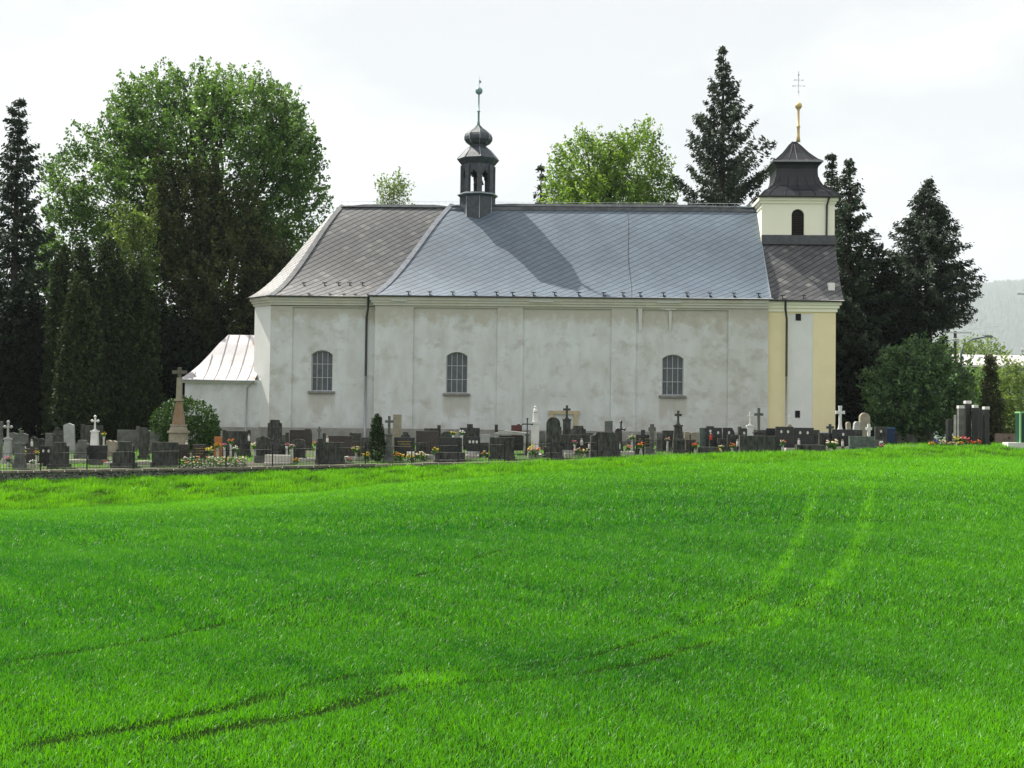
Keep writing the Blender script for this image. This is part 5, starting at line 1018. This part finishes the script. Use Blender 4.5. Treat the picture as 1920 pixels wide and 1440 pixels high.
def pole(px, pyt, Y, arms, label, rr=.14):
    p = P(px, pyt, Y); g = float(H(p.x, Y)); root = empty('utility_pole', (p.x, Y, g)); tag(root, label, 'utility pole'); h = p.z-g
    mb = MB(); mb.tube([(0, 0, 0), (0, 0, h)], [rr*1.3, rr], 8); mb.build('pole', mWood, root)
    for dz, hw in arms:
        mb = MB(); mb.box(-hw, hw, -rr-.08, -rr-.001, h-dz-.06, h-dz+.06); a = mb.build('crossarm', mSteel, root); mb = MB()
        for k in range(4): mb.lathe([(.03, h-dz+.06), (.07, h-dz+.14), (.05, h-dz+.24)], 8, (-hw+.15+k*(2*hw-.3)/3, -rr-.04, 0))
        mb.build('insulator', mG['enamel'], root)
    return root, p
pl, pp = pole(1791, 621, 120, [(.15, 1.5), (.9, .4)], 'wooden power pole with crossarm at the foot of the broad conifer')
pole(1926, 545, 105, [(.3, .9), (5.0, .6)], 'power pole with crossarms just outside the right edge', .1)
mb = MB(); a = Vector((pp.x, 120, pp.z)); b_ = P(1930, 585, 200)
mb.tube([a, a.lerp(b_, .5)+Vector((0, 0, -.8)), b_], .03, 4); mb.tube([a+Vector((0, 0, -.5)), a.lerp(b_, .5)+Vector((0, 0, -1.3)), b_+Vector((0, 0, -.5))], .03, 4); tag(mb.build('power_line', mSteel), 'thin overhead wires running right from the wooden power pole', 'wires')
mLampM = mat('lamp_steel', (.10, .12, .13), .5)
root = empty('street_lamp', (0, 0, 0)); p = P(1802, 700, 115); g = float(H(p.x, 115)); root.location = (p.x, 115, g); tag(root, 'grey street lamp with long curved arm right of the power pole', 'street lamp')
q = lambda px, py: tuple(P(px, py, 115)-Vector((p.x, 115, g))); mb = MB(); mb.tube([(0, 0, 0), q(1802, 700), q(1802, 665), q(1805, 650), q(1814, 640), q(1828, 635), q(1846, 632)], [.16, .12, .11, .10, .09, .08, .08], 8); mb.build('pole', mLampM, root)
mb = MB(); c_ = Vector(q(1853, 631)); mb.box(c_.x-.5, c_.x+.45, -.18, .18, c_.z-.09, c_.z+.12, .7); mb.build('lamp_head', mLampM, root, .03)
root = empty('factory_hall', (0, 210, 0)); tag(root, 'long low factory hall with pale grey roof in the distance at right', 'building'); A_ = P(1775, 672, 210); B_ = P(2150, 672, 210); zc_ = P(1850, 690, 205).z; zr_ = P(1850, 669, 215).z
mFr = mat('pale_sheet_roof', (.5, .48, .46), .6, (.42, .40, .39), .2); mb = MB(); mb.extr([(A_.x-2, zc_), (B_.x, zc_), (B_.x, zc_+.3), (A_.x-2, zc_+.3)], -8, -7); mb.face([(A_.x-2, -8, zc_+.3), (B_.x, -8, zc_+.3), (B_.x, 8, zr_+.5), (A_.x-2, 8, zr_+.5)]); mb.build('roof', mFr, root)
mb = MB(); mb.box(A_.x-1, B_.x-1, -7.2, 8, -12, zc_-.01); mb.build('wall', mat('grey_green_wall', (.14, .20, .20), .8, (.2, .25, .24), .3), root)
mb = MB()
for k in range(7): x_ = A_.x+k*4; mb.box(x_, x_+2.6, -7.28, -7.21, zc_-3.2, zc_-1.2)
mb.build('window', mGlass, root)
c_ = P(1833, 682, 207); mb = MB(); mb.tube([(c_.x-1.2, -2, c_.z-1.6), (c_.x+.8, -2, c_.z+1.1)], .25, 8); mb.build('roof_duct', mZinc, root)
root, z = place('low_wall', 'low brown wall behind the small dark conifer at right', 'wall', 1893, 75); mb = MB(); mb.box(-.9, .6, -.15, .15, 0, P(1893, 813, 75).z-z); mb.build('wall_body', mat('brown_wall', (.2, .15, .12), .9, (.26, .2, .16), 3), root)
# ---- hills with forest
mHill = mat('forest_hill', (.022, .045, .022), .95, (.05, .085, .035), .03)
def hill(name, Y0, depth, pts, rough_, seed):
    r = np.random.default_rng(seed); xs_ = np.linspace(-8000, 8000, 340); hz_ = np.interp(xs_, [a for a, b in pts], [b for a, b in pts]); ny = 14; V = []
    for j in range(ny):
        f = j/(ny-1); V.append(np.stack([xs_, np.full_like(xs_, Y0+depth*f), -10+(hz_+10)*(math.sin(f*math.pi/2)**1.1)+r.normal(0, rough_, len(xs_))*f], 1))
    V.append(np.stack([xs_, np.full_like(xs_, Y0+depth*1.2), np.full_like(xs_, -10)], 1)); ny += 1
    V = np.concatenate(V); nx = len(xs_); i, j = np.meshgrid(np.arange(ny-1), np.arange(nx-1), indexing='ij'); a = (i*nx+j).ravel()
    o = np_mesh(name, V, np.stack([a, a+1, a+nx+1, a+nx], 1), mHill, smooth=False); o['kind'] = 'structure'
    return xs_, hz_
YH = 9000.; ha, hb = P(1810, 549, YH), P(1920, 543, YH)
hp_ = [(-8000, 160), (-1000, 240), (1700, 560), (ha.x, ha.z), (hb.x, hb.z), (6000, 1060), (8000, 1080)]
hill('hills', 5000, 4000, hp_, 7, 5)
# forest of small conical trees covering the visible slope
n = 16000; x_ = rng.uniform(1500, 4600, n); f = rng.uniform(.1, 1, n); yy = 5000+4000*f; hz_ = np.interp(x_, [a for a, b in hp_], [b for a, b in hp_]); zz_ = -10+(hz_+10)*(np.sin(f*math.pi/2)**1.1)-2
V, Fq = [], []; hh = rng.uniform(30, 62, n); rr = rng.uniform(12, 22, n)
V = np.zeros((n, 6, 3)); 
for k in range(5): a = k*2*math.pi/5; V[:, k] = np.stack([x_+rr*math.cos(a), yy+rr*math.sin(a), zz_], 1)
V[:, 5] = np.stack([x_, yy, zz_+hh], 1); b = np.arange(n)*6; tri = np.concatenate([np.stack([b+k, b+(k+1) % 5, b+5], 1) for k in range(5)])
o = np_mesh('hill_forest', V.reshape(-1, 3), tri, mSpruce, np.repeat(rng.uniform(0, 1, n), 6), nper=3); tag(o, 'hazy conifer forest covering the distant hillside', 'forest', kind='stuff')
# ---- haze
mh = bpy.data.materials.new('haze_air'); mh.use_nodes = True; t = mh.node_tree; t.nodes.clear(); o_ = N(t, 'ShaderNodeOutputMaterial'); v_ = N(t, 'ShaderNodeVolumePrincipled'); v_.inputs['Color'].default_value = (.84, .93, .98, 1); v_.inputs['Density'].default_value = .0001; v_.inputs['Anisotropy'].default_value = 0; t.links.new(v_.outputs[0], o_.inputs['Volume'])
mb = MB(); mb.box(-8200, 8200, -60, 10500, -30, 1300); o = mb.build('haze', mh); tag(o, 'pale air haze over the valley', 'haze', kind='stuff')
